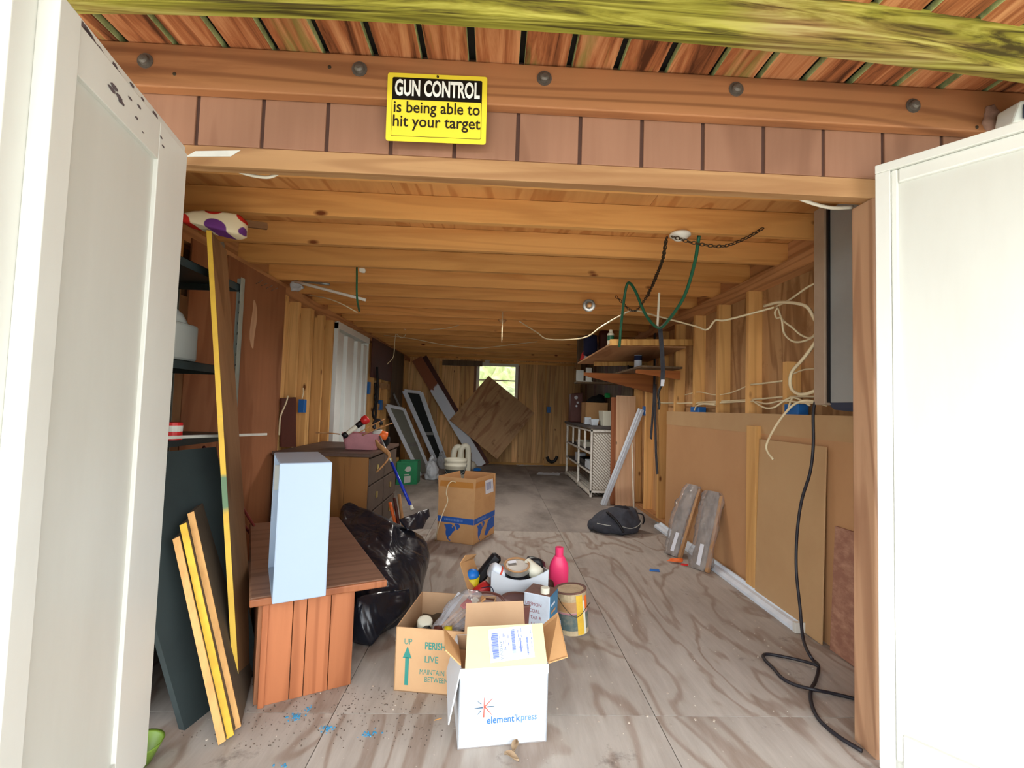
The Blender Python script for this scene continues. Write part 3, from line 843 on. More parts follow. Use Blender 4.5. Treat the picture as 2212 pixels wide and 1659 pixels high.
bn = thing('wooden_bench', Q(-.24, .55, 0), 'orange stained wooden bench with a plank end panel', 'bench')
board('bench_top', Q(-.235, 0, .365), Q(-.235, 1.13, .365), ux, .47, .03, 'benchtop', bn, .006)
obj('top_edge', obx(-.47, 0, -.012, -.0005, .352, .379), 'orange', bn, bevel=.005)
e = -.115
for wd in (.085, .083, .046, .082):
    obj('end_plank', obx(e - wd + .0012, e - .0012, .012, .03, 0, .35), 'orange', bn, bevel=.002); e -= wd
obj('corner_post', obx(-.428, -.408, .0, .05, 0, .35), 'orange', bn, bevel=.002)
obj('side_panel', obx(-.44, -.428, .03, 1.05, 0, .35), 'brownply', bn)
obj('end_panel', obx(-.45, -.12, 1.05, 1.07, 0, .35), 'brownply', bn)
wd_ = thing('plastic_bin', Q(-.31, .12, .381), 'pale blue white bin standing on end on the wooden bench', 'bin')
x0, x1, y0, y1, z0, z1, t = -.405, -.235, -.085, .30, .381, .85, .008
obj('bin_front', obx(x0, x1, y0, y0 + t, z0, z1), 'drawer', wd_, bevel=.006)
obj('bin_back', obx(x0, x1, y1 - t, y1, z0, z1), 'drawer', wd_, bevel=.004)
obj('bin_side', obx(x0, x1, y0 + t, y1 - t, z1 - t, z1), 'drawer', wd_, bevel=.004)
obj('bin_side', obx(x0, x1, y0 + t, y1 - t, z0, z0 + t), 'drawer', wd_, bevel=.004)
obj('bin_bottom', obx(x1 - t, x1, y0 + t, y1 - t, z0 + t, z1 - t), 'drawer', wd_)
for q in (.62, .72): obj('stop_tab', obx(x0 + .004, x0 + .045, y0 + t, y0 + t + .012, q, q + .06), 'milky', wd_)
obj('handle_slot', obx(x0 + .004, x0 + .03, y1 - t - .01, y1 - t, .70, .80), 'milky', wd_)

# ---- black bin bag slumped between bench and floor
pts = []
for q, z_ in (((775, 1392), .0), ((800, 1402), .0), ((840, 1345), .0), ((880, 1290), .0), ((905, 1240), .0), ((925, 1190), .0)): pts.append(at(q[0], q[1], Z=z_))
for q, y_ in (((728, 1085), 2.95), ((745, 1072), 3.0), ((800, 1095), 2.95), ((856, 1118), 2.8), ((920, 1150), 2.95), ((922, 1205), 2.8), ((895, 1250), 2.55), ((870, 1270), 2.4), ((765, 1290), 2.22), ((820, 1290), 2.25), ((735, 1130), 2.8)): pts.append(at(q[0], q[1], Y=y_))
pts += [at(912, 1290, Y=2.6), at(893, 1308, Z=0), at(915, 1250, Y=2.7), V((-.95, 3.1, 0)), V((-.62, 3.35, 0)), V((-.88, 2.7, 0.0)), V((-.65, 2.3, 0)), V((-.5, 3.3, .1)), V((-.9, 3.2, .3))]
bag = blob(pts, 4, .022, 3.5, .07, 3, 0.002, .16)
gb = thing('garbage_bag', (-.65, 2.7, 0), 'full black plastic garbage bag slumped beside the wooden bench', 'bag')
obj('bag_body', bag, 'bag', gb, smooth=True)
ear = [at(858, 1122, Y=2.85), at(905, 1100, Y=2.95), at(928, 1098, Y=3.05), at(930, 1115, Y=3.0), at(915, 1145, Y=2.9), at(880, 1150, Y=2.8), at(870, 1130, Y=3.0), at(900, 1118, Y=3.15)]
obj('bag_neck', blob(ear, 3, .008, 8, .02, 5, None, .12), 'bag', gb, smooth=True)
lap = [at(762, 1285, Y=2.16), at(892, 1262, Y=2.38), at(890, 1300, Y=2.34), at(845, 1350, Y=2.2), at(800, 1402, Y=2.12), at(765, 1385, Y=2.15), at(765, 1330, Y=2.24), at(860, 1300, Y=2.4), at(800, 1350, Y=2.35)]
obj('bag_fold', blob(lap, 4, .008, 6, .035, 9, .002, .12), 'bag', gb, smooth=True)

# ---- leaning boards on the left


def leansheet(name, B, T, dv, tv, face, edge, label, cat, group=None):
    "sheet seen edge-on: front edge B-T, depth dv, thickness tv, painted front edge as a part"
    B, T, dv, tv = map(V, (B, T, dv, tv)); e = dv.normalized() * .005
    q = lambda p, k: [p + e * k, p + e * k + tv, p + dv + tv, p + dv]
    o = obj(name, MB().hexa(q(B, 1) + q(T, 1)), face, label=label, cat=cat, group=group)
    m = tv * .04
    obj(name.split('_')[-1] + '_edge', MB().hexa([B - m, B + tv + m, B + tv + m + e, B - m + e, T - m, T + tv + m, T + tv + m + e, T - m + e]), edge, o)
    return o


T0 = at(446, 497, Y=2.0); B0 = at(507, 1531, Z=0)
leansheet('painted_plank', B0, T0, V((-.085, .27, 0)), V((.0155, .006, .0)), 'oldply', 'bandedge', 'tall plywood strip with a yellow and green painted edge leaning left', 'plank')
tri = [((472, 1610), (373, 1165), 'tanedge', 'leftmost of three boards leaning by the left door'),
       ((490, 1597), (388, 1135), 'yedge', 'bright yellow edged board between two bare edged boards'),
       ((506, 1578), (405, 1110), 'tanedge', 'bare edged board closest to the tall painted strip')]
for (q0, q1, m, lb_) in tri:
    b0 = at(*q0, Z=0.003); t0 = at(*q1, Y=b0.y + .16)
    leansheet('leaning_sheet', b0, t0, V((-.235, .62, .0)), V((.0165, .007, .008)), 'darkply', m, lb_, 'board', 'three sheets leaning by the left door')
o = obj('green_board', MB().slab(V((-.955, 1.60, 0)), V((-.885, 1.95, 0)), V((-1.17, 2.05, .86)), V((-1.26, 1.60, .86)), -.02), 'darkgreen',
        label='dark green board leaning behind the three boards', cat='board')
obj('lime_tub', MB().lathe([(.03, 0), (.055, .05), (.06, .06), (.052, .055), (.028, .006), (0, .006)], at(322, 1650, Z=.0) + V((-.03, .0, 0)), n=20), 'limep', smooth=True,
    label='small lime green plastic tub at the foot of the left door', cat='tub')

# ---- steel shelf unit with things on it
sx0, sx1, sy0, sy1 = -1.585, -1.275, 1.62, 2.36
sh = thing('steel_shelf', ((sx0 + sx1) / 2, 2.0, 0), 'dark steel shelving unit against the left wall', 'shelf')
for x_, y_ in ((sx0, sy0), (sx1, sy0), (sx0, sy1), (sx1, sy1)):
    po = obj('post', MB().box(x_ - .018, x_ + .018, y_ - .0015, y_ + .0015, 0, 1.66).box(x_ + (.0165 if x_ > -1.4 else -.018), x_ + (.018 if x_ > -1.4 else -.0165), y_ - (.035 if y_ > 2 else 0), y_ + (0 if y_ > 2 else .035), 0, 1.66), 'angle', sh)
    if x_ > -1.4 and y_ > 2:
        mb = MB()
        for k in range(30): mb.box(x_ - .004, x_ + .004, y_ - .003, y_ - .0014, .08 + k * .052, .092 + k * .052)
        obj('slot_holes', mb, 'black', po, kind='stuff')
for z_ in (.12, .46, .90, 1.215, 1.63):
    obj('shelf_board', MB().box(sx0, sx1, sy0, sy1, z_ - .002, z_).box(sx1 - .002, sx1, sy0, sy1, z_ - .035, z_).box(sx0, sx1, sy1 - .002, sy1, z_ - .035, z_), 'steel', sh)
jg = thing('plastic_jug', (-1.40, 2.03, 1.217), 'milky white plastic jug with cap on the steel shelf', 'jug')
obj('jug_body', MB().prism([(x_, y_, 1.217) for x_, y_ in rrect(-1.49, -1.305, 1.93, 2.12, .03)], (0, 0, .16)), 'milky', jg, bevel=.012)
obj('jug_shoulder', MB().lathe([(.085, 0), (.06, .05), (.032, .075), (.028, .09), (0, .09)], (-1.40, 2.03, 1.37)), 'milky', jg, smooth=True)
obj('jug_cap', MB().lathe([(.033, 0), (.033, .022), (0, .022)], (-1.40, 2.03, 1.46)), 'cream', jg)
p = at(372, 945, Y=1.86); p.z = .9
cn = thing('paint_tin', V((p.x, p.y, .901)), 'small red and white tin on the steel shelf', 'tin')
obj('tin_body', MB().lathe([(.032, 0), (.032, .065), (.029, .067), (0, .067)], (p.x, p.y, .901)), 'red', cn)
obj('tin_label', MB().lathe([(.0325, .032), (.0325, .055)], (p.x, p.y, .901), caps=False), 'offwhite', cn)
board('white_stick', at(360, 945, Y=1.75) + V((0, 0, .0)), at(576, 938, Y=2.42), Z3, .012, .008, 'offwhite', label='thin white wooden stick lying out across the steel shelf', cat='stick')
for q0, q1, m, l in (((415, 975), (535, 1145), 'redpole', 'dull red metal pole leaning near the steel shelf'), ((440, 965), (545, 1130), 'redpole', 'second dull red metal pole, closer to the brown wall panel')):
    a, b = at(*q0, Y=2.2), at(*q1, Y=2.62)
    cable('metal_pole', [a, (a + b) / 2, b + (b - a) * .6], .007, m, l, 'pole', 'dull red poles', k=2)
# polka dot bag and stick above the shelf
pb = []
for q, y_ in (((398, 462), 1.95), ((398, 482), 1.95), ((440, 458), 2.0), ((537, 468), 2.1), ((534, 508), 2.1), ((515, 512), 2.08), ((470, 495), 2.02), ((430, 490), 1.98)):
    w0 = at(*q, Y=y_); pb += [w0 + V((0, -.03, 0)), w0 + V((-.02, .06, 0))]
obj('polka_dot_bag', blob(pb, 3, .006, 10, 0, 2, None, .3), 'dots', smooth=True, label='cream bag with red and purple polka dots above the shelf', cat='bag')
board('short_stick', at(525, 482, Y=2.13), at(577, 489, Y=2.2), Z3, .03, .02, 'oldply', label='short stick poking out of the polka dot bag', cat='stick')

# ---- dresser with pink tub and tools
DX0, DX1, DY0, DY1 = -1.56, -.885, 3.45, 4.42
dr = thing('dresser', ((DX0 + DX1) / 2, 3.93, 0), 'old brown dresser with dark drawer fronts behind the garbage bag', 'dresser')
for k in range(4):
    a = DX0 + .005 + k * .166
    obj('side_slat', MB().box(a + .001, a + .165, DY0, DY0 + .018, .04, .675), 'dresserside', dr)
obj('dresser_body', MB().box(DX0, DX1 - .02, DY0 + .018, DY1, .04, .675), 'drawerfront', dr)
obj('dresser_top', MB().box(DX0 - .01, DX1 + .015, DY0 - .02, DY1 + .01, .675, .70), 'dressertop', dr, bevel=.004)
for k in range(3):
    z_ = .06 + k * .205
    for y_ in (DY0 + .02, (DY0 + DY1) / 2 + .01):
        f_ = obj('drawer', MB().box(DX1 - .02, DX1, y_, y_ + .455, z_, z_ + .19), 'drawerfront', dr, bevel=.003)
        obj('pull', MB().box(DX1, DX1 + .012, y_ + .21, y_ + .235, z_ + .08, z_ + .125), 'brass', f_, bevel=.002)
zt = .701
ta, tb = at(742, 971, Z=zt), at(812, 972, Z=zt)
tc_ = (ta + tb) / 2 + V((0, .09, 0)); tw = (tb - ta).length / 2
tub = thing('pink_tub', V((tc_.x, tc_.y, zt)), 'dusty pink plastic tub on the old dresser', 'tub')
def tubring(s_, z_, r=.03): return [(tc_.x + (x_) * 1, tc_.y + y_, z_) for x_, y_ in rrect(-tw * s_, tw * s_, -.085 * s_, .085 * s_, r)]
rings = [tubring(1, zt), tubring(1.22, zt + .125), tubring(1.26, zt + .127), tubring(1.26, zt + .119), tubring(1.24, zt + .119)]
inn = [tubring(1.19, zt + .125), tubring(.96, zt + .01)]
mb = MB(); n_ = 20
allr = rings[::-1][2:] if False else None
seq = [rings[0], rings[1], rings[2]]
vs_ = sum(seq, []) + sum(inn, []); ff = []
order = [0, 1, 2]
for i, j in ((0, 1), (1, 2), (2, 3), (3, 4)):
    ff += [(i * n_ + k, i * n_ + (k + 1) % n_, j * n_ + (k + 1) % n_, j * n_ + k) for k in range(n_)]
ff += [tuple(range(n_ - 1, -1, -1)), tuple(4 * n_ + k for k in range(n_))]
obj('tub_body', mb.add(vs_, ff), 'pink', tub)
# flashlight
a, b = at(748, 938, Y=3.62), at(785, 910, Y=3.66); ax = b - a; L = ax.length
ft = thing('flashlight', a, 'white and black flashlight with a red head in the pink tub', 'flashlight')
obj('flashlight_body', MB().lathe([(.012, 0), (.018, .01), (.018, L * .6), (.016, L * .62), (0, L * .62)], a, ax, 14), 'cream', ft, smooth=True)
obj('flashlight_collar', MB().lathe([(.02, L * .6), (.022, L * .75), (.022, L * .9), (0, L * .9)], a, ax, 14), 'black', ft, smooth=True)
obj('flashlight_head', MB().lathe([(.024, L * .9), (.034, L * 1.05), (.034, L * 1.22), (.02, L * 1.28), (0, L * 1.28)], a, ax, 14), 'red', ft, smooth=True)
obj('flashlight_base', MB().lathe([(.022, -.03), (.024, 0), (.014, .012), (0, .012)], a, ax, 14), 'black', ft, smooth=True)
for q0, q1, l in (((682, 935), (735, 938), 'brown wooden rod lying left of the pink tub'), ((775, 935), (832, 905), 'thin wooden rod in the pink tub, upper one'), ((783, 940), (848, 914), 'thin wooden rod in the pink tub, lower one')):
    a, b = at(*q0, Y=3.68), at(*q1, Y=3.78); cable('wooden_rod', [a, (a + b) / 2 + V((0, 0, .004)), b], .0045, 'cane', l, 'rod', k=3)
p = at(822, 935, Y=3.75)
ob = thing('spray_can', p - V((0, 0, .07)), 'orange capped can lying in the pink tub', 'can')
obj('can_body', MB().lathe([(.028, 0), (.03, .01), (.03, .07), (0, .07)], p + V((-.055, 0, -.01)), (1, 0, .1), 16), 'milky', ob, smooth=True)
obj('can_cap', MB().lathe([(.03, 0), (.034, .005), (.034, .05), (.02, .055), (0, .055)], p + V((.0, 0, -.012)), (1, 0, -.3), 16), 'orangep', ob, smooth=True)
obj('tape_roll', MB().tube([p + V((-.03 + .03 * cos(k * .6), .02, .06 + .04 * sin(k * .6))) for k in range(10)], .014, 8), 'black', smooth=True, label='black roll of tape in the pink tub', cat='tape')
obj('black_cloth', blob([at(*q, Y=3.8) + V((0, d0, 0)) for q in ((818, 945), (842, 942), (838, 962), (825, 975)) for d0 in (0, .1)], 2, .008, 20), 'blacksoft', smooth=True, label='black cloth over the corner of the dresser', cat='cloth')
# blue pole and wooden handle leaning at the dresser corner
a, b = at(820, 942, Y=3.62), at(891, 1101, Y=3.34)
bp = thing('blue_pole', b, 'blue broom pole with white tip leaning on the dresser', 'pole')
obj('pole_shaft', MB().tube([a + (b - a) * .38, b + (a - b) * .05], .011, 10), 'bluepole', bp, smooth=True)
obj('pole_sleeve', MB().tube([a, a + (b - a) * .38], .008, 10), 'galv', bp, smooth=True)
obj('pole_tip', MB().tube([b + (a - b) * .05, b], .013, 10), 'cream', bp, smooth=True)
hp = [at(812, 950, Y=3.5), at(818, 962, Y=3.48), at(834, 975, Y=3.45), at(841, 984, Y=3.43), at(838, 992, Y=3.42), at(828, 1005, Y=3.4), at(813, 1020, Y=3.38)]
obj('wooden_cane', MB().tube(spline(hp, 4), [.008, .010, .012, .014, .016, .018, .018, .018, .017, .016, .016, .015, .012, .010, .009, .008, .008, .007, .007, .007, .007, .007, .007, .007, .006], 8), 'cane', smooth=True, label='bent wooden tool handle hanging off the dresser corner', cat='handle')
# hand tools low behind the bag
for q0, q1, m, l in (((842, 1085), (848, 1108), 'orangep', 'orange tool handle behind the garbage bag'), ((862, 1068), (867, 1108), 'cane', 'wooden tool handle behind the garbage bag'), ((852, 1075), (857, 1108), 'darkred', 'dark tool handle behind the garbage bag')):
    a, b = at(*q0, Y=3.7), at(*q1, Y=3.7); b = b + (b - a).normalized() * (b.z - .01) / max(.01, (a.z - b.z)) * (a - b).length
    cable('garden_tool', [a, (a + b) / 2, b], .013, m, l, 'handle', k=2, n=8)

# ---- green crate, yellow wood stack, bags, bucket
cA, cB = at(856, 1047, Z=0), at(899, 1046, Z=0); cw = cB - cA; ch = .30
cr = thing('plastic_crate', (cA + cB) / 2, 'green plastic crate with pale print', 'crate')
dp = V((0, .26, 0)); t = .008
mb = MB().slab(cA, cB, cB + Z3 * ch, cA + Z3 * ch, t)
obj('crate_wall', mb, 'greenp', cr)
obj('crate_wall', MB().slab(cB, cB + dp, cB + dp + Z3 * ch, cB + Z3 * ch, t), 'greenp', cr)
obj('crate_wall', MB().slab(cA, cA + dp, cA + dp + Z3 * ch, cA + Z3 * ch, -t), 'greenp', cr)
obj('crate_wall', MB().slab(cA + dp, cB + dp, cB + dp + Z3 * ch, cA + dp + Z3 * ch, -t), 'greenp', cr)
obj('crate_bottom', MB().slab(cA, cB, cB + dp, cA + dp, t), 'greenp', cr)
for z_ in (.292, .01): obj('crate_rim', MB().bar(cA + Z3 * z_ - V((0, .006, 0)), cB + Z3 * z_ - V((0, .006, 0)), .012, .022), 'greenp', cr)
cu_ = cw.normalized()
for poly in ([(.1, .19), (.13, .235), (.17, .24), (.19, .215), (.18, .18), (.14, .165)], [(.1, .015), (.185, .03), (.185, .115), (.1, .11)], [(.1, .12), (.16, .125), (.16, .14), (.1, .135)]):
    obj('crate_print', flat(poly, cA + V((0, -.0125, 0)), cu_, Z3), 'milky', cr)
for k in range(7):
    p = at(852, 1048, Z=0) + V((-.05, .05, k * .048))
    obj('wood_offcut', MB().box(p.x - .06 + .006 * (k % 3), p.x + .035 + .006 * (k % 2), p.y, p.y + .25, p.z, p.z + .044), 'pine', bevel=.003,
        label='yellow pine offcut beside the green crate, ' + ('bottom', 'second from the bottom', 'third from the bottom', 'middle', 'third from the top', 'second from the top', 'top')[k] + ' of the stack', cat='offcut', group='stacked offcuts by the crate')
bk = V((-.485, 6.3, 0))
bu = thing('bucket', bk, 'white plastic bucket with a green stripe', 'bucket')
obj('bucket_body', MB().lathe([(.128, 0), (.142, .27), (.15, .275), (.15, .295), (.145, .3), (.146, .33), (.152, .335), (.152, .365), (.145, .37), (.14, .365), (.122, .01), (0, .01)], bk, n=32), 'cream', bu, smooth=True)
obj('bucket_stripe', MB().lathe([(.1365, .165), (.1405, .235)], bk, n=32, caps=False), 'darkgreen', bu, smooth=True)
obj('bucket_handle', MB().tube([bk + V((.15 * cos(a_), -.03 - .13 * sin(a_), .30 - .14 * sin(a_))) for a_ in [pi * k / 12 for k in range(13)]], .003, 6), 'galv', bu, smooth=True)
# white duct pipes beside bucket
for q, l in (((988, 962), 'white bent pipe standing behind the bucket'), ((1003, 960), 'second white bent pipe standing behind the bucket, right')):
    p = at(*q, Y=6.9); cable('bent_pipe', [V((p.x - .06, 6.9, .0)), V((p.x - .05, 6.9, p.z - .14)), V((p.x - .01, 6.9, p.z - .03)), V((p.x + .05, 6.92, p.z - .05)), V((p.x + .06, 6.95, p.z - .2)), V((p.x + .06, 6.95, .0))], .042, 'cream', l, 'pipe', 'white bent pipes', n=12)
p = at(1010, 1000, Z=.0)
obj('red_canister', MB().lathe([(.05, 0), (.05, .36), (.03, .39), (0, .39)], V((at(1011, 1000, Y=7.2).x, 7.2, 0)), n=16), 'darkred', smooth=True, label='dark red canister behind the bucket', cat='canister')
p = at(1016, 1012, Z=0)
hat = obj('white_helmet', MB().lathe([(.11, 0), (.105, .06), (.07, .115), (0, .13)], p, n=20), 'cream', smooth=True, label='white dome shaped cap on the floor beside the bucket', cat='cap')
p = at(1022, 1013, Z=0) + V((.06, -.25, 0))
obj('blue_scoop', blob([p + V(q) for q in ((-.1, 0, 0), (.1, 0, 0), (.12, .08, .02), (-.06, .1, .05), (.05, .06, .06), (0, -.04, 0))], 2, .006, 20, 0, 0, 0.001), 'bluep', smooth=True, label='bright blue plastic scoop on the floor by the white plank', cat='scoop')
for q, sz, l in (((932, 1036), (.13, .32), 'pale translucent plastic bag standing right of the screens'), ((953, 1012), (.09, .26), 'smaller pale plastic bag behind the bucket')):
    p = at(*q, Z=0); w_, h_ = sz; bb = []
    for k in range(8):
        a_ = k * pi / 4
        bb += [p + V((w_ * .75 * cos(a_), w_ * .6 * sin(a_), 0)), p + V((w_ * .9 * cos(a_), w_ * .7 * sin(a_), h_ * .45)), p + V((w_ * .3 * cos(a_) - .02, w_ * .3 * sin(a_), h_ * .85))]
    pbg = thing('plastic_bag', p, l, 'bag')
    obj('bag_body', blob(bb, 3, .015, 14, .03, 4, .001, .3), 'baggy', pbg, smooth=True)
    obj('bag_knot', MB().tube([p + V((-.02, 0, h_ * .8)), p + V((-.03, 0, h_ * .92)), p + V((.02, .0, h_))], [.03, .02, .04], 8), 'baggy', pbg, smooth=True)


def screen(name, A, Bp, Cp, Dp, label, meshm, midbar=True):
    "A,B bottom near/far, C,D top far/near"
    A, Bp, Cp, Dp = map(V, (A, Bp, Cp, Dp))
    n = (Cp - A).cross(Dp - Bp).normalized()
    r = thing(name, (A + Bp) / 2, label, 'screen', 'framed screens leaning at the left back')
    for a, b in ((A, Dp), (Bp, Cp)): obj('side_rail', MB().bar(a, b, .075, .022, n), 'bluewhite', r, bevel=.003)
    for a, b in ((A, Bp), (Dp, Cp)): obj('end_rail', MB().bar(a, b, .05, .02, n), 'bluewhite', r, bevel=.003)
    if midbar: obj('cross_rail', MB().bar(A * .55 + Dp * .45, Bp * .55 + Cp * .45, .05, .02, n), 'galv', r)
    obj('screen_mesh', MB().slab(A, Bp, Cp, Dp, .003), meshm, r)


a = at(908, 1028, Z=0); b = at(836, 876, X=-1.56)
screen('window_screen', a, V((at(930, 1012, Y=a.y + .3).x, a.y + .3, 0.003)), at(872, 884, Y=b.y + .35), b, 'white framed grey window screen leaning on the left wall', 'meshgrey')
a = at(946, 1008, Z=0); b = at(873, 844, Y=7.85)
screen('dark_screen', a, V((at(966, 1000, Y=a.y + .1).x, a.y + .1, .003)), at(909, 848, Y=8.0), b, 'white framed screen with dark mesh leaning behind the grey screen', 'meshdark', True)
A_, B_ = at(925, 1012, Z=0), at(850, 850, X=-1.58)
board('screen_rail', A_, B_, V((0, 1, 0)), .05, .02, 'galv', label='narrow grey metal rail leaning between the two screens', cat='rail')
board('white_plank', V((-.20, 8.55, .0)), V((-1.44, 8.62, 1.90)), V((1, 0, .6)), .19, .02, 'plankpaint', label='half painted white plank leaning diagonally at the back wall', cat='plank')
a, b = V((-.14, 8.60, .0)), V((-1.36, 8.67, 1.92))
board('bare_plank', a, b, V((1, 0, .6)), .2, .02, 'darkred', label='red brown plank with flaking paint behind the white plank', cat='plank')
dA, dB, dC, dD = at(1062, 1003, Y=8.35), at(1152, 890, Y=8.6), at(1058, 815, Y=8.78), at(983, 897, Y=8.5)
dA.z = max(dA.z, .003)
zz = (dC - dA); mid = (dA + dC) / 2
o = board('plywood_sheet', (dA + dD) / 2, (dB + dC) / 2, (dD - dA), (dD - dA).length, .015, 'diamond', None, 0, label='knotty plywood sheet tilted on its corner against the back wall', cat='sheet')

# ---- moving box in the middle of the floor
k0 = at(1022, 1178, Z=0); dA = V((-.926, .377, 0)); dB = V((.40, .916, 0)).normalized()
LA, LB_, HB, FB = .315, .40, .335, .165
mbx = thing('moving_box', k0 + dA * LA / 2 + dB * LB_ / 2, 'open tall cardboard box with blue band and map print', 'box')
K = [k0, k0 + dB * LB_, k0 + dB * LB_ + dA * LA, k0 + dA * LA]
for i in range(4):
    a, b = K[i], K[(i + 1) % 4]
    obj('box_side', MB().slab(a, b, b + Z3 * HB, a + Z3 * HB, -.004), 'cardboard', mbx)
    n = (b - a).cross(Z3).normalized()
    tl = .012 if i in (0, 3) else -.02
    ins = (b - a).normalized() * (.012 if i != 3 else .0)
    f_ = obj('box_flap', MB().slab(a + Z3 * HB, b + Z3 * HB, b - ins * 1.5 + Z3 * (HB + FB) - n * tl, a + ins + Z3 * (HB + FB) - n * tl, -.004), 'cardboard', mbx)
    if i in (0, 3):
        u_ = (b - a).normalized(); o_ = a + Z3 * (HB + .095) - n * tl * .55
        L_ = (b - a).length
        obj('brown_tape', MB().add([a + Z3 * (HB + q) - n * tl * q / FB + u_ * x_ + n * .001 for x_, q in ((.004, .09), (L_ - .015, .09), (L_ - .02, .135), (.01, .135))], [(0, 1, 2, 3)]), 'tape', f_)
        if i == 0:
            obj('shipping_label', MB().add([a + Z3 * (HB + q) - n * tl * q / FB + u_ * x_ + n * .0018 for x_, q in ((.20, .02), (.36, .02), (.355, .13), (.20, .13))], [(0, 1, 2, 3)]), 'paper', f_)
            for x_ in (.22, .235, .26, .28, .30, .33): obj('label_print', MB().add([a + Z3 * (HB + q) - n * tl * q / FB + u_ * (x_ + d_x) + n * .0024 for d_x, q in ((0, .05), (.009, .05), (.009, .11), (0, .11))], [(0, 1, 2, 3)]), 'barcode', f_)
obj('box_bottom', MB().slab(K[0], K[1], K[2], K[3], .004), 'cardboard', mbx)
for i, (L_) in ((3, LA), (0, LB_)):
    a, b = K[i], K[(i + 1) % 4]; u_ = (b - a).normalized()
    n = u_.cross(Z3)
    fa_ = lambda pl, m, nm: obj(nm, flat(pl, a, u_, Z3, .0012), m, mbx)
    fa_([(.001, .15), (L_ - .001, .15), (L_ - .001, .195), (.001, .195)], 'blueprint', 'blue_band')
    x_ = .06
    while x_ < min(.22, L_ - .06):
        w_ = random.uniform(.006, .012)
        obj('band_lettering', flat([(x_, .164), (x_ + w_, .164), (x_ + w_, .181), (x_, .181)], a, u_, Z3, .0018), 'palelet', mbx); x_ += w_ + .004
    NA = [(.0, .95), (.05, 1.0), (.12, .97), (.2, .99), (.3, 1.02), (.38, 1.04), (.45, 1.02), (.52, .95), (.47, .86), (.5, .8), (.55, .82), (.56, .9), (.6, .95), (.66, .82), (.7, .72), (.66, .66), (.6, .6), (.52, .5), (.47, .42), (.46, .34), (.42, .36), (.38, .28), (.33, .26), (.28, .18), (.3, .1), (.36, .06), (.42, .02), (.4, -.02), (.32, .0), (.24, .08), (.18, .2), (.12, .34), (.1, .5), (.12, .66), (.08, .82), (.03, .88)]
    sc_ = .125
    obj('map_print', flat([(.06 + q * sc_ * 1.15, .012 + r * sc_) for q, r in NA], a, u_, Z3, .0012), 'blueprint', mbx)
    GR = [(.62, 1.05), (.7, 1.1), (.85, 1.08), (.98, .98), (.94, .86), (.84, .74), (.78, .7), (.74, .8), (.68, .94)]
    obj('map_print', flat([(.06 + q * sc_ * 1.15, .012 + r * sc_) for q, r in GR], a, u_, Z3, .0012), 'blueprint', mbx)
    if i == 0:
        EU = [(.2, .03), (.25, .02), (.3, .05), (.39, .06), (.39, .145), (.33, .15), (.27, .135), (.24, .1)]
        obj('map_print', flat(EU, a, u_, Z3, .0012), 'blueprint', mbx)
cable('box_string', [at(940, 1168, Z=.003), at(948, 1135, Y=3.66), at(958, 1105, Y=3.66), at(967, 1082, Y=3.66), at(964, 1065, Y=3.665), at(968, 1048, Y=3.67), at(976, 1040, Y=3.70), at(985, 1042, Y=3.76)], .004, 'cable', 'loose pale string over the tall cardboard box', 'string')


# ---- open carton marked PERISHABLE with odds and ends inside
def carton(name, o_, u_, w_, d_, h_, mat, label, th=.004, cat='box', inner='cardin'):
    u_ = V(u_).normalized(); v_ = V((-u_.y, u_.x, 0)); o_ = V(o_)
    r = thing(name, o_ + u_ * w_ / 2 + v_ * d_ / 2, label, cat)
    K_ = [o_, o_ + u_ * w_, o_ + u_ * w_ + v_ * d_, o_ + v_ * d_]
    for i in range(4):
        a, b = K_[i], K_[(i + 1) % 4]
        mb = MB().slab(a, b, b + Z3 * h_, a + Z3 * h_, -th)
        mb.mi[1] = 1
        obj('box_side', mb, [mat, inner], r)
    obj('box_bottom', MB().slab(K_[0], K_[1], K_[2], K_[3], th), inner, r)
    return r, K_, u_, v_


po_ = at(850, 1492, Z=0)
pc, PK, pu, pv = carton('perishables_box', po_, (1, -.13, 0), .335, .345, .232, 'cardpeach', 'open peach cardboard box printed PERISHABLE with a teal up arrow')
fp = lambda poly, m, nm: obj(nm, flat(poly, po_, pu, Z3, .0012), m, pc)
ax_ = .047
fp([(ax_ - .007, .025), (ax_ + .007, .025), (ax_ + .007, .125), (ax_ - .007, .125)], 'teal', 'arrow_shaft')
fp([(ax_ - .017, .122), (ax_ + .017, .122), (ax_, .165)], 'teal', 'arrow_head')
pt_ = lambda x_, z_: po_ + pu * x_ + Z3 * z_
text('box_lettering', 'UP', pt_(.033, .172), pu, Z3, .030, 'teal', pc, .0, .85)
text('box_lettering', 'PERISHABLE', pt_(.112, .160), pu, Z3, .036, 'teal', pc, .022, .72)
text('box_lettering', 'LIVE', pt_(.112, .112), pu, Z3, .034, 'teal', pc, .004, .85)
text('box_lettering', 'MAINTAIN', pt_(.095, .068), pu, Z3, .027, 'teal', pc, 0, .74)
text('box_lettering', 'BETWEEN', pt_(.115, .042), pu, Z3, .027, 'teal', pc, 0, .74)
pq = lambda x_, y_, z_: po_ + pu * x_ + pv * y_ + Z3 * (z_ + .035)
c0 = pq(.075, .12, .10)
tn = thing('white_tin', c0, 'round white tin in the PERISHABLE box', 'tin')
obj('tin_body', MB().lathe([(.028, 0), (.030, .004), (.030, .052), (.028, .056), (.02, .06), (0, .06)], c0 + V((0, 0, .03)), (.1, -.35, 1), 20), 'cream', tn, smooth=True)
obj('tin_print', MB().lathe([(.0305, .008), (.0305, .034)], c0 + V((0, 0, .03)), (.1, -.35, 1), 20, caps=False), 'darkred', tn, smooth=True)
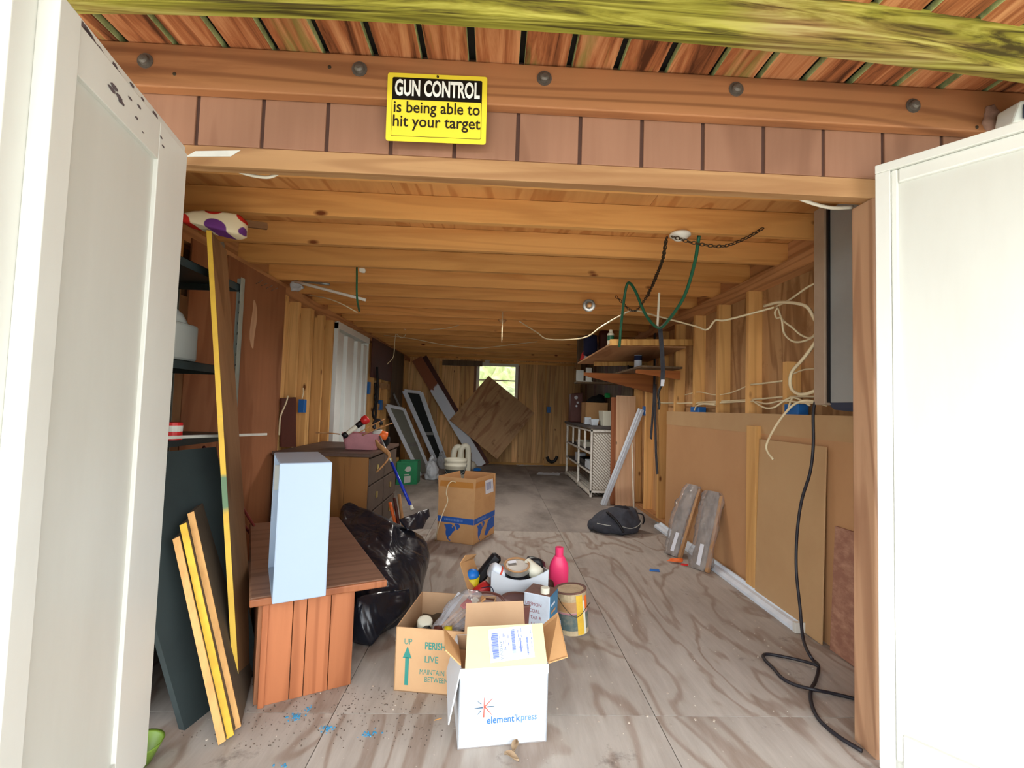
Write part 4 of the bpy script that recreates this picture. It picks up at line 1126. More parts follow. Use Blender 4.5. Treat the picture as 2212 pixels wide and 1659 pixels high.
board('black_tool', pq(.03, .12, .13), pq(.11, .05, .17), V((0, 1, 0)), .03, .02, 'black', label='black plastic tool handle in the PERISHABLE box', cat='tool')
o = board('white_ruler', pq(.10, .07, .12), pq(.20, .22, .25), V((1, -.6, 0)), .032, .002, 'cardwhite', label='white ruler standing in the PERISHABLE box', cat='ruler')
bb = [pq(*q) for q in ((.08, .04, .13), (.13, .02, .14), (.18, .08, .22), (.26, .12, .25), (.30, .22, .27), (.22, .24, .28), (.14, .12, .20), (.28, .2, .2), (.12, .1, .13), (.3, .1, .16))]
cb = thing('clear_bag', bb[0], 'clear plastic bag of paint brushes in the PERISHABLE box', 'bag')
obj('bag_film', blob(bb, 3, .008, 14, .02, 6, None, .25), 'clear', cb, smooth=True)
for k in range(3):
    a = pq(.12 + .02 * k, .03 + .02 * k, .15); b = pq(.22 + .025 * k, .14 + .02 * k, .225)
    br = board('brush_handle', a, b, V((1, -.6, 0)), .014, .008, 'cane', cb, .003)
    board('brush_head', b, b + (b - a).normalized() * .045, V((1, -.6, 0)), .028, .01, ('red', 'cream', 'cane')[k], br, .003)
for k, (m, l) in enumerate((('darkred', 'dark maroon cap among the bits in the PERISHABLE box'), ('yellowp', 'small yellow wooden block in the PERISHABLE box'), ('galv', 'grey metal blade in the PERISHABLE box'), ('black', 'dark scrap in the PERISHABLE box'))):
    p = pq(.15 + .035 * k, .035 + .015 * (k % 2), .145)
    obj('loose_bit', blob([p + V((x_, y_, z_)) for x_ in (-.018, .018) for y_ in (-.02, .02) for z_ in (0, .05 - .006 * k)], 1, .004, 30, 0, k), m, smooth=True, label=l, cat='scrap')
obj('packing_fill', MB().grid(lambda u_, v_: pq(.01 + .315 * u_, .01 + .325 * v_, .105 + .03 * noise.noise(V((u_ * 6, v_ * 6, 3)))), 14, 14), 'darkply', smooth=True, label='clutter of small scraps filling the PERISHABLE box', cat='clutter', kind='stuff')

# ---- white carton with flaps in front
eo = at(988, 1620, Z=0)
ec, EK, eu, ev = carton('publisher_box', eo, (.281, .039, 0), .284, .225, .243, 'cardwhite', 'white cardboard box with a starburst logo nearest the camera', inner='cardin')
en = -ev
ep = lambda x_, z_, l=.0012: eo + eu * x_ + Z3 * z_ + en * l


def rays(pts_, m, wd=.0035):
    for (x0, z0, x1, z1) in pts_:
        d = V((x1 - x0, z1 - z0)); L = d.length; d /= L; nx, nz = -d.y * wd / 2, d.x * wd / 2
        obj('logo_ray', flat([(x0 + nx * 1.2, z0 + nz * 1.2), (x0 - nx * 1.2, z0 - nz * 1.2), (x1 - nx * .5, z1 - nz * .5), (x1 + nx * .5, z1 + nz * .5)], eo, eu, Z3, .0013), m, ec)


rays([(.079, .092, .079, .152)], 'inkred', .003); rays([(.079, .122, .105, .148), (.081, .124, .104, .098)], 'inkred', .0026)
rays([(.075, .122, .049, .121)], 'inkgrey', .0036); rays([(.088, .123, .112, .124)], 'inkgrey', .0028); rays([(.070, .133, .058, .142), (.069, .112, .058, .101)], 'inkgrey', .0024)
text('box_lettering', "element'k", ep(.088, .072), eu, Z3, .0315, 'inkblue', ec, .006, .86)
text('box_lettering', 'press', ep(.197, .0735), eu, Z3, .029, 'inkpale', ec, 0, .86)
# front flap tipped up and back, with address label
f0, f1 = EK[0] + Z3 * .243, EK[1] + Z3 * .243
ft_ = ev * .045 + Z3 * .108
fl_ = obj('box_flap', MB().slab(f0 + eu * .015, f1 - eu * .004, f1 - eu * .012 + ft_, f0 + eu * .022 + ft_, -.004), 'cardpale', ec)
fv = ft_.normalized(); fo_ = f0 + eu * .0 + (eu.cross(fv)) * .0008
lb0 = fo_ + eu * .095 + fv * .012
LU = (eu + fv * .06).normalized(); LV = eu.cross(fv).cross(LU) * 1
LV = (fv - eu * .06).normalized()
obj('address_label', flat([(0, 0), (.145, 0), (.145, .094), (0, .094)], lb0, LU, LV, .0006), 'paper', fl_)
lab = obj('label_print', flat([(.1, .02), (.105, .02), (.105, .06), (.1, .06)], lb0, LU, LV, .0010), 'barcode', fl_)
for q in ((.010, .030, .010, .082), (.074, .086, .018, .084), (.122, .128, .008, .062)): obj('barcode_block', flat([(q[0], q[2]), (q[1], q[2]), (q[1], q[3]), (q[0], q[3])], lb0, LU, LV, .0008), 'barpale', fl_)
yb0 = .010
while yb0 < .080:
    h_ = random.choice((.0015, .003, .0045))
    obj('barcode_bar', flat([(.010, yb0), (.030, yb0), (.030, yb0 + h_), (.010, yb0 + h_)], lb0, LU, LV, .0010), 'barcode', fl_)
    if .02 < yb0 < .088: obj('barcode_bar', flat([(.074, yb0 + .005), (.086, yb0 + .005), (.086, yb0 + .005 + h_), (.074, yb0 + .005 + h_)], lb0, LU, LV, .0010), 'barcode', fl_)
    if yb0 < .06: obj('barcode_bar', flat([(.122, yb0), (.128, yb0), (.128, yb0 + h_), (.122, yb0 + h_)], lb0, LU, LV, .0010), 'barcode', fl_)
    yb0 += h_ + random.choice((.0012, .002))
text('label_lettering', 'XH GN1A', lb0 + LU * .034 + LV * .058, -LV, LU, .0135, 'inkgrey', fl_, .01, .9)
for x_ in (.0075, .034, .046, .052, .062, .096, .106, .138):
    yy = .03 if x_ != .034 else .062
    while yy < .080:
        h_ = random.uniform(.004, .012); obj('label_print', flat([(x_, yy), (x_ + .0022, yy), (x_ + .0022, yy + h_), (x_, yy + h_)], lb0, LU, LV, .0010), 'barcode', fl_); yy += h_ + random.uniform(.002, .012)
obj('clear_tape', MB().slab(f0 + eu * .0 + en * .001 - Z3 * .03, f1 + en * .001 - Z3 * .03, f1 + en * .001 + Z3 * .0, f0 + en * .001, .0004), 'bluewhite', ec)
# back, left and right flaps
b0, b1 = EK[3] + Z3 * .243, EK[2] + Z3 * .243
obj('box_flap', MB().slab(b0 + eu * .03, b1 - eu * .03, b1 - eu * .035 + Z3 * .098 + ev * .03, b0 + eu * .035 + Z3 * .098 + ev * .03, -.004), 'cardin', ec)
lf = EK[0] + Z3 * .243
obj('box_flap', MB().slab(EK[3] + Z3 * .243, lf, lf - eu * .032 - Z3 * .165 + ev * .0, EK[3] - eu * .03 + Z3 * .12, .004), 'cardwhite', ec)
obj('torn_flap', MB().slab(lf + Z3 * .01, lf + ev * .12 + Z3 * .01, lf + ev * .12 + Z3 * .07 - eu * .05, lf + Z3 * .06 - eu * .05, .004), 'cardboard', ec)
rf = EK[1] + Z3 * .243
obj('box_flap', MB().slab(rf + ev * .005, rf + ev * .215, rf + ev * .20 + eu * .085 + Z3 * .075, rf + ev * .035 + eu * .075 + Z3 * .0, .004), 'cardboard', ec)
obj('box_fill', MB().grid(lambda u_, v_: EK[0] + eu * (.01 + .264 * u_) + ev * (.01 + .2 * v_) + Z3 * (.2 + .02 * noise.noise(V((u_ * 5, v_ * 5, 1)))), 10, 10), 'cardin', ec, smooth=True)

# ---- heap of paint cans and bottles behind the cartons
HP = at(1115, 1262, Y=2.36); HP.z = 0
wo = V((.0, 2.26, 0)); wu = V((1, .06, 0)).normalized()
wb_ = thing('white_carton', V((.14, 2.36, 0)), 'white open carton crammed with paint cans and bottles', 'box')
mb = MB()
def wfr(u_, v_):
    z1 = .296 - .04 * sin(pi * u_) ** 1.0 + .002 * u_
    return wo + wu * (.012 + .272 * u_) + V((0, -.02 * sin(pi * u_) * v_, z1 * v_))
mb.grid(wfr, 10, 4); mb.grid(lambda u_, v_: wfr(u_, v_) + V((0, .005, 0)), 10, 4)
obj('carton_front', mb, 'cardwhite', wb_, smooth=True)
obj('carton_side', MB().slab(wo + wu * .012, wo + wu * .012 + V((-.01, .23, 0)), wo + wu * .012 + V((-.012, .23, .26)), wo + wu * .012 + V((0, 0, .296)), .005), 'cardwhite', wb_)
obj('carton_side', MB().slab(wo + wu * .284, wo + wu * .284 + V((.0, .23, 0)), wo + wu * .284 + V((0, .23, .24)), wo + wu * .284 + V((0, 0, .298)), -.005), 'cardwhite', wb_)
obj('carton_back', MB().slab(wo + V((.0, .24, 0)), wo + V((.28, .25, 0)), wo + V((.28, .25, .25)), wo + V((0, .24, .25)), .005), 'cardwhite', wb_)
for x_, h_ in ((.125, .04), (.142, .03), (.225, .02), (.10, .012)):
    obj('red_drip', flat([(x_, .165 - h_), (x_ + .004, .165 - h_), (x_ + .005, .165), (x_, .165)], wo + V((0, -.019, 0)), wu, Z3, .001), 'inkred', wb_)


def can(name, c, r, h, ax, label, body, lid, rim='tin', band=None, cat='can', n=28):
    c = V(c); t_ = thing(name, c, label, cat)
    obj('can_body', MB().lathe([(r, 0), (r, h), (r * .97, h), (0, h)], c, ax, n), body, t_, smooth=False)
    obj('can_rim', MB().lathe([(r * 1.0, h - .004), (r * 1.035, h - .002), (r * 1.035, h + .004), (r * .96, h + .005), (r * .93, h - .003), (r * .93, h)], c, ax, n, caps=False), rim, t_, smooth=True)
    obj('can_lid', MB().lathe([(r * .93, h + .0005), (r * .86, h + .001), (r * .84, h - .003), (r * .4, h - .002), (0, h - .002)], c, ax, n, caps=False), lid, t_, smooth=True)
    for z0, z1, m in band or ():
        obj('can_band', MB().lathe([(r * 1.006, h * z0), (r * 1.006, h * z1)], c, ax, n, caps=False), m, t_, smooth=True)
    return t_


p = at(1115, 1250, Y=2.36)
can('paint_can', (p.x, 2.36, .172), .061, .135, (0, -.25, 1), 'paint can with tan lid and paper sticker in the white carton', 'tin', 'tanlid', 'tanlid', ((.55, .8, 'black'),))
pc_ = bpy.data.objects['paint_can']
ax3 = V((0, -.25, 1)).normalized(); q0 = V((p.x, 2.36, .172)) + ax3 * .137
obj('lid_sticker', flat([(-.04, .0), (.0, .012), (-.006, .035), (-.046, .022)], q0, (1, 0, 0), (0, 1, .25), .003), 'paper', pc_)
a = at(1064, 1226, Y=2.33)
wbt = thing('white_bottle', a, 'white cylinder lying slanted at the left of the white carton', 'bottle')
obj('bottle_body', MB().lathe([(.03, 0), (.038, .01), (.038, .12), (.03, .13), (0, .13)], a + V((-.01, 0, -.005)), (.85, .2, -.55), 18), 'bluewhite', wbt, smooth=True)
obj('bottle_band', MB().lathe([(.0385, .04), (.0385, .05)], a + V((-.01, 0, -.005)), (.85, .2, -.55), 18, caps=False), 'inkred', wbt, smooth=True)
a = at(1148, 1243, Y=2.36)
rb = thing('red_capped_bottle', a, 'white bottle with a red cap lying in the white carton', 'bottle')
obj('bottle_body', MB().lathe([(.02, -.05), (.036, -.04), (.036, .045), (.016, .06), (0, .06)], a + V((.0, 0, .03)), (.35, -.2, -.2), 16), 'cream', rb, smooth=True)
obj('bottle_cap', MB().lathe([(.016, .055), (.016, .08), (0, .08)], a + V((0, 0, .03)), (.35, -.2, -.2), 12), 'red', rb)
a = at(1155, 1225, Y=2.5)
obj('black_case', blob([a + V(q) for q in ((-.07, -.03, -.05), (.06, -.03, -.05), (.07, .03, -.05), (-.06, .03, -.05), (-.05, -.03, .05), (.03, -.03, .055), (.06, .03, .02), (-.04, .03, .055))], 2, .002, 10, 0, 0, None, .2), 'black', smooth=True, label='black plastic case behind the white carton', cat='case')
a = at(1052, 1226, Y=2.45)
board('black_tool', a + V((-.05, 0, -.07)), a + V((.055, .03, .055)), V((1, 0, -.8)), .055, .05, 'black', None, .012, label='black power tool tilted behind the left of the white carton', cat='tool')
obj('carton_load', MB().grid(lambda u_, v_: V((.02 + .26 * u_, 2.27 + .22 * v_, .17 + .04 * noise.noise(V((u_ * 6, v_ * 6, 9))))), 12, 10), 'rust', wb_, smooth=True)
# pink bottle
pbp = V((.383, 2.62, 0)); hb = .3
pk = thing('pink_bottle', pbp, 'hot pink plastic bottle standing at the back of the heap', 'bottle')
sx_ = .052
mb = MB(); prof = [(1, 0), (1.02, .01), (1.02, .2), (.9, .225), (.55, .258), (.5, .262)]
mb.add(sum([[(pbp.x + sx_ * s_ * cos(k * pi / 12), pbp.y + .03 * s_ * sin(k * pi / 12), z_) for k in range(24)] for s_, z_ in prof], []),
       [(i * 24 + k, i * 24 + (k + 1) % 24, (i + 1) * 24 + (k + 1) % 24, (i + 1) * 24 + k) for i in range(5) for k in range(24)] + [tuple(range(23, -1, -1)), tuple(120 + k for k in range(24))])
obj('bottle_body', mb, 'hotpink', pk, smooth=True)
obj('bottle_cap', MB().lathe([(.0225, .258), (.0225, .305), (.021, .308), (0, .308)], pbp, n=20), 'hotpink', pk)
a = at(1187, 1262, Y=2.5); obj('red_scrap', blob([a + V((x_, y_, z_)) for x_ in (-.035, .03) for y_ in (-.02, .03) for z_ in (-.16, .03)], 2, .006, 20), 'darkred', smooth=True, label='dark red cloth scrap beside the pink bottle', cat='scrap')
# yellow cup with blue ball, red cup, cord loop
a = at(1022, 1268, Y=2.42)
yc = thing('yellow_cup', V((a.x, a.y, a.z - .03)), 'yellow plastic cup left of the white carton', 'cup')
obj('cup_body', MB().lathe([(.02, -.04), (.038, .055), (.035, .055), (.018, -.035), (0, -.035)], a, (-.1, -.1, 1), 20), 'yellowp', yc, smooth=True)
obj('blue_ball', MB().lathe([(.034 * sin(pi * k / 12), -.034 * cos(pi * k / 12)) for k in range(13)], a + V((-.004, 0, .055)), n=20, caps=False), 'bluep', smooth=True, label='bright blue ball in the yellow cup', cat='ball')
a = at(1037, 1270, Y=2.36)
obj('red_cup', MB().lathe([(.03, -.04), (.034, 0), (.03, .05), (.02, .055), (0, .055)], a + V((0, 0, -.02)), (.6, 0, .5), 18), 'red', smooth=True, label='red plastic cup lying below the yellow cup', cat='cup')
cable('cord_loop', [at(1040, 1270, Y=2.24), at(1060, 1268, Y=2.2), at(1066, 1280, Y=2.2), at(1060, 1290, Y=2.22)], .0025, 'darkmetal', 'thin dark blue cord loop in front of the white carton', 'cord')
a, b = at(993, 1217, Y=2.4), at(1018, 1280, Y=2.3)
cf = obj('cardboard_piece', MB().slab(a, b + V((0, 0, -.04)), b + V((.05, .18, -.03)), a + V((.06, .14, -.02)), .004).slab(a, a + V((.06, .14, -.02)), a + V((.075, .12, .01)), a + V((.025, .02, .035)), .004), 'cardboard', label='bent cardboard flap at the left of the heap', cat='cardboard')
# brown cans behind the PERISHABLE box
can('brown_can', (-.012, 2.115, 0), .082, .222, (.02, -.1, 1), 'maroon brown can right behind the PERISHABLE box', 'maroon', 'maroon', 'maroon')
can('rusty_can', (.125, 2.165, 0), .075, .205, (.05, -.03, 1), 'rusty lidded can between the brown can and the blue can', 'maroon', 'rust', 'rust')
# blue rectangular solvent can
A0 = at(1186, 1392, Y=2.06); A0.z = 0
bu_ = V((-.80, .42, 0)).normalized(); bv_ = V((.42, .90, 0)).normalized()
bc = thing('solvent_can', A0, 'square blue and white metal can with handwritten side', 'can')
Hc = .258; wA, wB = .125, .115
K_ = [A0 + bu_ * wA, A0, A0 + bv_ * wB, A0 + bu_ * wA + bv_ * wB]
mb = MB().hexa([*K_, *[k_ + Z3 * Hc for k_ in K_]]); mb.mi = [0, 2, 0, 1, 1, 1]
obj('can_body', mb, ['canpale', 'canblue', 'rust'], bc, bevel=.006)
cc0 = A0 + bu_ * .035 + bv_ * .03 + Z3 * Hc
obj('can_cap', MB().lathe([(.02, 0), (.02, .022), (.018, .024), (0, .024)], cc0, n=18), 'cream', bc)
fu = -bu_
for k, (s_, x_) in enumerate((('URSMON', .008), ('COAL', .028), ('TAR R', .034), ('LAMP', .038))):
    text('handwriting', s_, K_[0] + fu * x_ + Z3 * (.205 - k * .028), fu, Z3, .021, 'pen', bc, 0, .9)
for k in range(6): obj('can_print', flat([(.012, .05 + k * .032), (.085 - .01 * (k % 3), .05 + k * .032), (.085 - .01 * (k % 3), .06 + k * .032), (.012, .06 + k * .032)], A0, bv_, Z3, .001), 'canpale' if k % 2 else 'tanlid', bc)
# big rusty paint can
gb0 = V((.417, 2.33, 0))
gc = can('large_paint_can', gb0, .076, .192, (-.09, .03, 1), 'large rusty lidded paint can with torn colourful label', 'canbeige', 'rust', 'rust', ((.12, .50, 'canteal'), (.5, .54, 'pink'), (.56, .8, 'tanlid')))
axl = V((-.09, .03, 1)).normalized()
for k, (a0, a1, z0, z1, m) in enumerate(((-.5, -.05, .02, .95, 'yedge'), (-.05, .12, .02, .8, 'cream'), (-2.2, -1.9, .58, .8, 'paper'), (-1.85, -1.6, .15, .35, 'paper'), (.1, .4, .6, .9, 'orangep'))):
    xo = axl.orthogonal().normalized(); mb = MB()
    X_ = V((1, 0, 0)); X_ = (X_ - axl * X_.dot(axl)).normalized(); Y_ = axl.cross(X_)
    ring = [gb0 + axl * (z_ * .192) + (X_ * cos(a_) + Y_ * sin(a_)) * .0775 for z_ in (z0, z1) for a_ in [a0 - .9 + (a1 - a0) * i / 5 for i in range(6)]]
    mb.add(ring, [(i, i + 1, i + 7, i + 6) for i in range(5)]); obj('label_patch', mb, m, gc, smooth=True)
obj('can_handle', MB().tube(spline([gb0 + V((-.085, -.02, .17)), gb0 + V((-.06, -.085, .14)), gb0 + V((.0, -.1, .10)), gb0 + V((.07, -.05, .15))], 5), .0016, 5), 'chain', gc)

# ---- backpack on the floor
c0 = V((1.10, 4.19, 0)); pts = []
for k in range(14):
    a_ = 2 * pi * k / 14
    pts += [c0 + V((.225 * cos(a_), .15 * sin(a_), .0)), c0 + V((.245 * cos(a_), .17 * sin(a_), .075)), c0 + V((.15 * cos(a_) + .03, .10 * sin(a_), .20 + .02 * cos(a_)))]
bp_ = thing('backpack', c0, 'dark grey and black backpack lying on the floor', 'backpack')
obj('pack_body', blob(pts, 3, .016, 9, .03, 1, .002, .3), 'blackfab', bp_, smooth=True)
obj('pack_pocket', blob([c0 + V(q) for q in ((-.05, -.13, .09), (.14, -.12, .08), (.16, 0, .10), (-.06, -.02, .21), (.10, 0, .245), (.02, -.1, .20), (.15, -.06, .17), (.02, .06, .23))], 3, .01, 14, .02, 2, None, .3), 'blackfab2', bp_, smooth=True)
cable('piping', [c0 + V(q) for q in ((-.19, -.135, .10), (-.13, -.165, .095), (-.08, -.17, .09))], .003, 'milky', None, None, parent=bp_)
cable('piping', [c0 + V(q) for q in ((.02, -.175, .085), (.09, -.165, .07), (.16, -.13, .08), (.21, -.08, .11), (.22, -.02, .14))], .003, 'milky', None, None, parent=bp_)
cable('strap', [c0 + V(q) for q in ((-.1, -.1, .19), (-.05, -.15, .15), (-.0, -.175, .09), (.03, -.18, .04))], .011, 'black', None, None, parent=bp_)
cable('carry_loop', [c0 + V(q) for q in ((.19, -.02, .17), (.235, -.03, .16), (.255, -.02, .11), (.25, 0, .07))], .007, 'black', None, None, parent=bp_)


# ---- wrapped bundles leaning on the right wall
def bundle(A, B_, wdir, w_, label, bend):
    A = V(A); B_ = V(B_); ax = (B_ - A); L = ax.length; ax.normalize(); x = V(wdir); x = (x - ax * x.dot(ax)).normalized(); y = ax.cross(x)
    r = thing('wrapped_bundle', A, label, 'bundle', 'plastic wrapped bundles by the right wall')
    def P_(t, k=1.0, f=0):
        return A + ax * (L * t) + x * (bend * sin(pi * t))
    board('wood_strip', P_(0) + x * w_ * .42, P_(1) + x * w_ * .42 - ax * .02, y, .03, .022, 'tanlid', r, .002)
    def sec(s_, z0=0):
        def fn(u_, v_):
            t = v_; a_ = 2 * pi * u_
            wv = w_ * .5 * s_ * (.55 + .45 * min(1, 6 * t + .35)) * (.6 + .4 * min(1, 7 * (1 - t) + .3)); hv = .035 * s_ * (.6 + .4 * sin(pi * min(1, t + .1)))
            d = noise.noise(V((cos(a_) * 2, sin(a_) * 2, t * 9 + A.y * 7))) * .018 * s_ + noise.noise(V((cos(a_) * 6, sin(a_) * 6, t * 3 + A.y * 7))) * .008 * (s_ > 1)
            wv *= 1 + .28 * noise.noise(V((t * 5, A.y * 9, 1)))
            return P_(t) + x * (cos(a_) * (wv + d)) + y * (sin(a_) * (hv + d))
        return fn
    obj('bundle_core', MB().grid(sec(.7), 14, 18, wrap=True), 'bundlecore', r, smooth=True)
    obj('plastic_wrap', MB().grid(sec(1.06), 22, 26, wrap=True), 'hazy', r, smooth=True)
    nrm = y if y.y < 0 or y.x < 0 else -y
    nrm = y * (-1 if y.dot(V((-.9, -.5, 0))) < 0 else 1)
    obj('paper_tag', MB().slab(A + ax * .03 + x * .01 + nrm * .047, A + ax * .03 + x * .04 + nrm * .047, A + ax * .17 + x * .04 + nrm * .047, A + ax * .17 + x * .01 + nrm * .047, .001), 'paper', r)
    return r


bundle((1.36, 3.53, .0), at(1498, 1048, X=1.56), (.5, -.85, 0), .165, 'plastic wrapped bundle leaning closer to the back of the shed', -.02)
bundle((1.43, 3.235, .0), at(1542, 1062, X=1.57), (.5, -.85, 0), .165, 'plastic wrapped bundle leaning closer to the door', .0)
a = at(1450, 1215, Z=.002)
wrp = thing('snack_wrapper', a, 'torn orange and red wrapper on the floor by the bundles', 'wrapper')
obj('wrapper_piece', blob([a + V(q) for q in ((-.06, .02, 0), (.0, .05, .03), (.1, -.02, .0), (.04, -.03, .03), (-.02, -.02, .01), (.1, .0, .03))], 2, .008, 20, 0, 0, .001), 'orangep', wrp)
obj('wrapper_piece', blob([a + V(q) for q in ((.02, -.06, 0), (.1, -.1, .0), (.12, -.06, .015), (.04, -.04, .015))], 2, .004, 30, 0, 0, .001), 'red', wrp)

# ---- long white fixture on the floor
ch = thing('white_channel', (1.565, 3.3, 0), 'long white metal channel lying along the right wall', 'channel')
obj('channel_body', MB().prism([(1.515, 2.34, .002), (1.585, 2.34, .002), (1.585, 2.34, .045), (1.567, 2.34, .05), (1.56, 2.34, .032), (1.535, 2.34, .032), (1.515, 2.34, .02)], (.0, 2.03, 0)), 'bluewhite', ch)
obj('end_cap', MB().box(1.512, 1.588, 2.318, 2.34, .001, .052), 'white', ch, bevel=.003)
obj('end_socket', blob([V((1.53, 4.37, .002)), V((1.59, 4.37, .002)), V((1.59, 4.44, .002)), V((1.52, 4.44, .002)), V((1.55, 4.38, .06)), V((1.58, 4.42, .05))], 1, .006, 30), 'galv', ch)
# ---- boards leaning on the right wall
board('fibreboard_panel', V((1.565, 2.485, .003)), V((1.588, 2.485, .925)), V((0, 1, 0)), .57, .006, 'hardlight', label='tan fibreboard panel leaning on the brown wall lining', cat='panel')
obj('strand_board_piece', MB().slab((1.575, 1.60, .003), (1.575, 2.165, .003), (1.59, 2.15, .565), (1.59, 1.60, .575), .012), 'osb', label='strand board piece standing by the right door jamb', cat='board')

# ---- grey steel cabinet hung by the right jamb
gcb = thing('steel_cabinet', (1.55, 1.9, 1.12), 'grey steel cabinet hung on the right wall by the jamb', 'cabinet')
obj('cabinet_body', MB().box(1.475, 1.600, 1.66, 2.03, 1.13, 2.0), 'greymetal', gcb, bevel=.004)
obj('cabinet_edge', MB().box(1.455, 1.612, 2.03, 2.10, 1.12, 2.02), 'beige', gcb, bevel=.003)
obj('cabinet_seam', MB().box(1.465, 1.612, 2.018, 2.032, 1.13, 2.01), 'black', gcb)
obj('cabinet_foot', MB().hexa([(1.50, 1.70, 1.075), (1.61, 1.70, 1.075), (1.61, 2.03, 1.10), (1.50, 2.03, 1.10), (1.48, 1.66, 1.13), (1.612, 1.66, 1.13), (1.612, 2.05, 1.13), (1.48, 2.05, 1.13)]), 'darkmetal', gcb)

# ---- lamp holders on the joists
p = at(1452, 522, Z=1.935); p = V((p.x, 2.232, 1.94))
lh = thing('lamp_holder', p, 'white porcelain lamp holder under the second joist', 'lamp holder')
obj('holder_base', MB().lathe([(.047, 0), (.05, -.006), (.05, -.014), (.036, -.022), (.03, -.03), (.022, -.032), (.02, -.012), (0, -.012)], p, n=28), 'porcelain', lh, smooth=True)
obj('bulb_contact', MB().lathe([(.018, -.013), (.018, -.02), (0, -.02)], p, n=14), 'tanlid', lh)
p = at(1272, 660, Y=3.72)
l2 = thing('bulb_socket', p, 'dusty grey bulb socket on a far joist', 'lamp holder')
obj('socket_rim', MB().lathe([(.045, 0), (.05, -.01), (.05, -.03), (.032, -.034), (.03, -.012), (0, -.012)], p + V((0, .02, 0)), (0, 1, 0), 24), 'greymetal', l2, smooth=True)
obj('socket_core', MB().lathe([(.022, 0), (.018, -.035), (0, -.035)], p, (0, 1, 0), 16), 'tanlid', l2, smooth=True)

p = V((at(1086, 668, Y=4.65).x, 4.673, HJ))
l3 = thing('added_lamp_holder', p, 'small lamp holder added above the pull cord on a middle joist', 'lamp holder')  # holder put in over the cord to carry a fill light
obj('holder_base', MB().lathe([(.04, 0), (.042, -.012), (.03, -.02), (.024, -.035), (.018, -.036), (.016, -.015), (0, -.015)], p, n=20), 'tanlid', l3, smooth=True)


def add_fill_light(parent, p, watts):  # fill light added to brighten the back of the shed
    L = bpy.data.lights.new('fill_light', 'SPOT'); L.energy = watts; L.color = (1, .96, .9); L.shadow_soft_size = .12; L.spot_size = radians(165); L.spot_blend = .6
    o = bpy.data.objects.new('fill_light', L); col.objects.link(o); o.parent = parent; o.location = V(p) - ORG[parent.name]


add_fill_light(l3, p + V((0, 0, -.05)), 28)
add_fill_light(l2, ORG[l2.name] + V((0, -.06, -.03)), 4)  # the socket itself is unlit; this fill light is added

# ---- chain and green hose and straps hanging from the joists
lk = MB().tube([V((.0075 * cos(a_), 0, .013 * sin(a_))) for a_ in [2 * pi * k / 10 for k in range(10)]], .0024, 5, closed=True)


def chain(name, pts_, label, step=.0205):
    P_ = spline(pts_, 10); r = thing(name, P_[0], label, 'chain', 'rusty chains on the joists')
    acc = 0; first = None; flip = 0
    me = bpy.data.meshes.get('chain_link_mesh')
    if me is None:
        me = bpy.data.meshes.new('chain_link_mesh'); me.from_pydata([tuple(v) for v in lk.v], [], lk.f); me.materials.append(M['chain'])
    for i in range(1, len(P_)):
        seg = P_[i] - P_[i - 1]; L = seg.length
        while acc < L:
            q = P_[i - 1] + seg * (acc / L); z = seg.normalized(); x = z.orthogonal().normalized(); y = z.cross(x)
            if flip: x, y = y, -x
            flip = 1 - flip
            o = bpy.data.objects.new('link', me); col.objects.link(o); o.parent = r; q = q - ORG[r.name]
            o.matrix_basis = Matrix(((x.x, y.x, z.x, q.x), (x.y, y.y, z.y, q.y), (x.z, y.z, z.z, q.z), (0, 0, 0, 1)))
            acc += step
        acc -= L


chain('hanging_chain', [at(1455, 512, Y=2.2), at(1500, 525, Y=2.2), at(1560, 532, Y=2.2), at(1610, 515, Y=2.2), at(1650, 492, Y=2.19)], 'rusty chain draped sideways along the second joist')
chain('hanging_chain', [at(1440, 515, Y=2.25), at(1432, 560, Y=2.4), at(1415, 600, Y=2.7), at(1400, 640, Y=3.0)], 'rusty chain hanging straight down from the lamp holder')
chain('hanging_chain', [at(1438, 520, Y=2.25), at(1428, 570, Y=2.45), at(1405, 625, Y=2.85), at(1370, 672, Y=3.2), at(1330, 640, Y=3.3)], 'longer rusty chain swinging from the lamp holder to the far joists')
cable('green_hose', [at(1510, 510, Y=2.28), at(1500, 570, Y=2.4), at(1478, 640, Y=2.6), at(1445, 690, Y=2.8), at(1422, 708, Y=2.95), at(1395, 680, Y=3.05), at(1372, 628, Y=3.1), at(1357, 611, Y=3.15), at(1349, 640, Y=3.2), at(1342, 700, Y=3.3), at(1338, 750, Y=3.35)], .0095, 'greencord', 'green garden hose looped over the joists on the right', 'hose', n=8)
cable('green_rope', [at(771, 578, Z=1.938), at(771, 640, Y=3.0), at(776, 672, Y=3.2)], .007, 'greencord', 'short green cord hanging from a joist on the left', 'cord')
obj('knotted_rope', blob([at(x_, y_, Y=at(780, 579, Z=1.94).y) + V((0, k * .02, 0)) for x_, y_ in ((772, 577), (790, 579), (788, 590), (775, 588)) for k in (0, 1)], 2, .004, 30), 'porcelain', smooth=True, label='white knotted rope end on a joist on the left', cat='rope')
board('white_bracket', at(1424, 632, Y=3.0), at(1420, 708, Y=3.0), V((1, 0, 0)), .014, .004, 'cablew', label='white plastic tie strip hanging above the upper shelf', cat='strip')
a = [at(1426, 708, Y=3.02), at(1430, 760, Y=3.05), at(1432, 800, Y=3.08), at(1430, 832, Y=3.1)]
mb = MB()
for i in range(3): mb.bar(a[i], a[i + 1], .028, .004, (0, 1, 0))
obj('black_strap', mb, 'strapc', label='black webbing strap hanging with a white tag', cat='strap')
obj('strap_tag', MB().slab(at(1428, 820, Y=3.09), at(1436, 820, Y=3.09), at(1434, 834, Y=3.09), at(1427, 834, Y=3.09), .002), 'paper', bpy.data.objects['black_strap'])
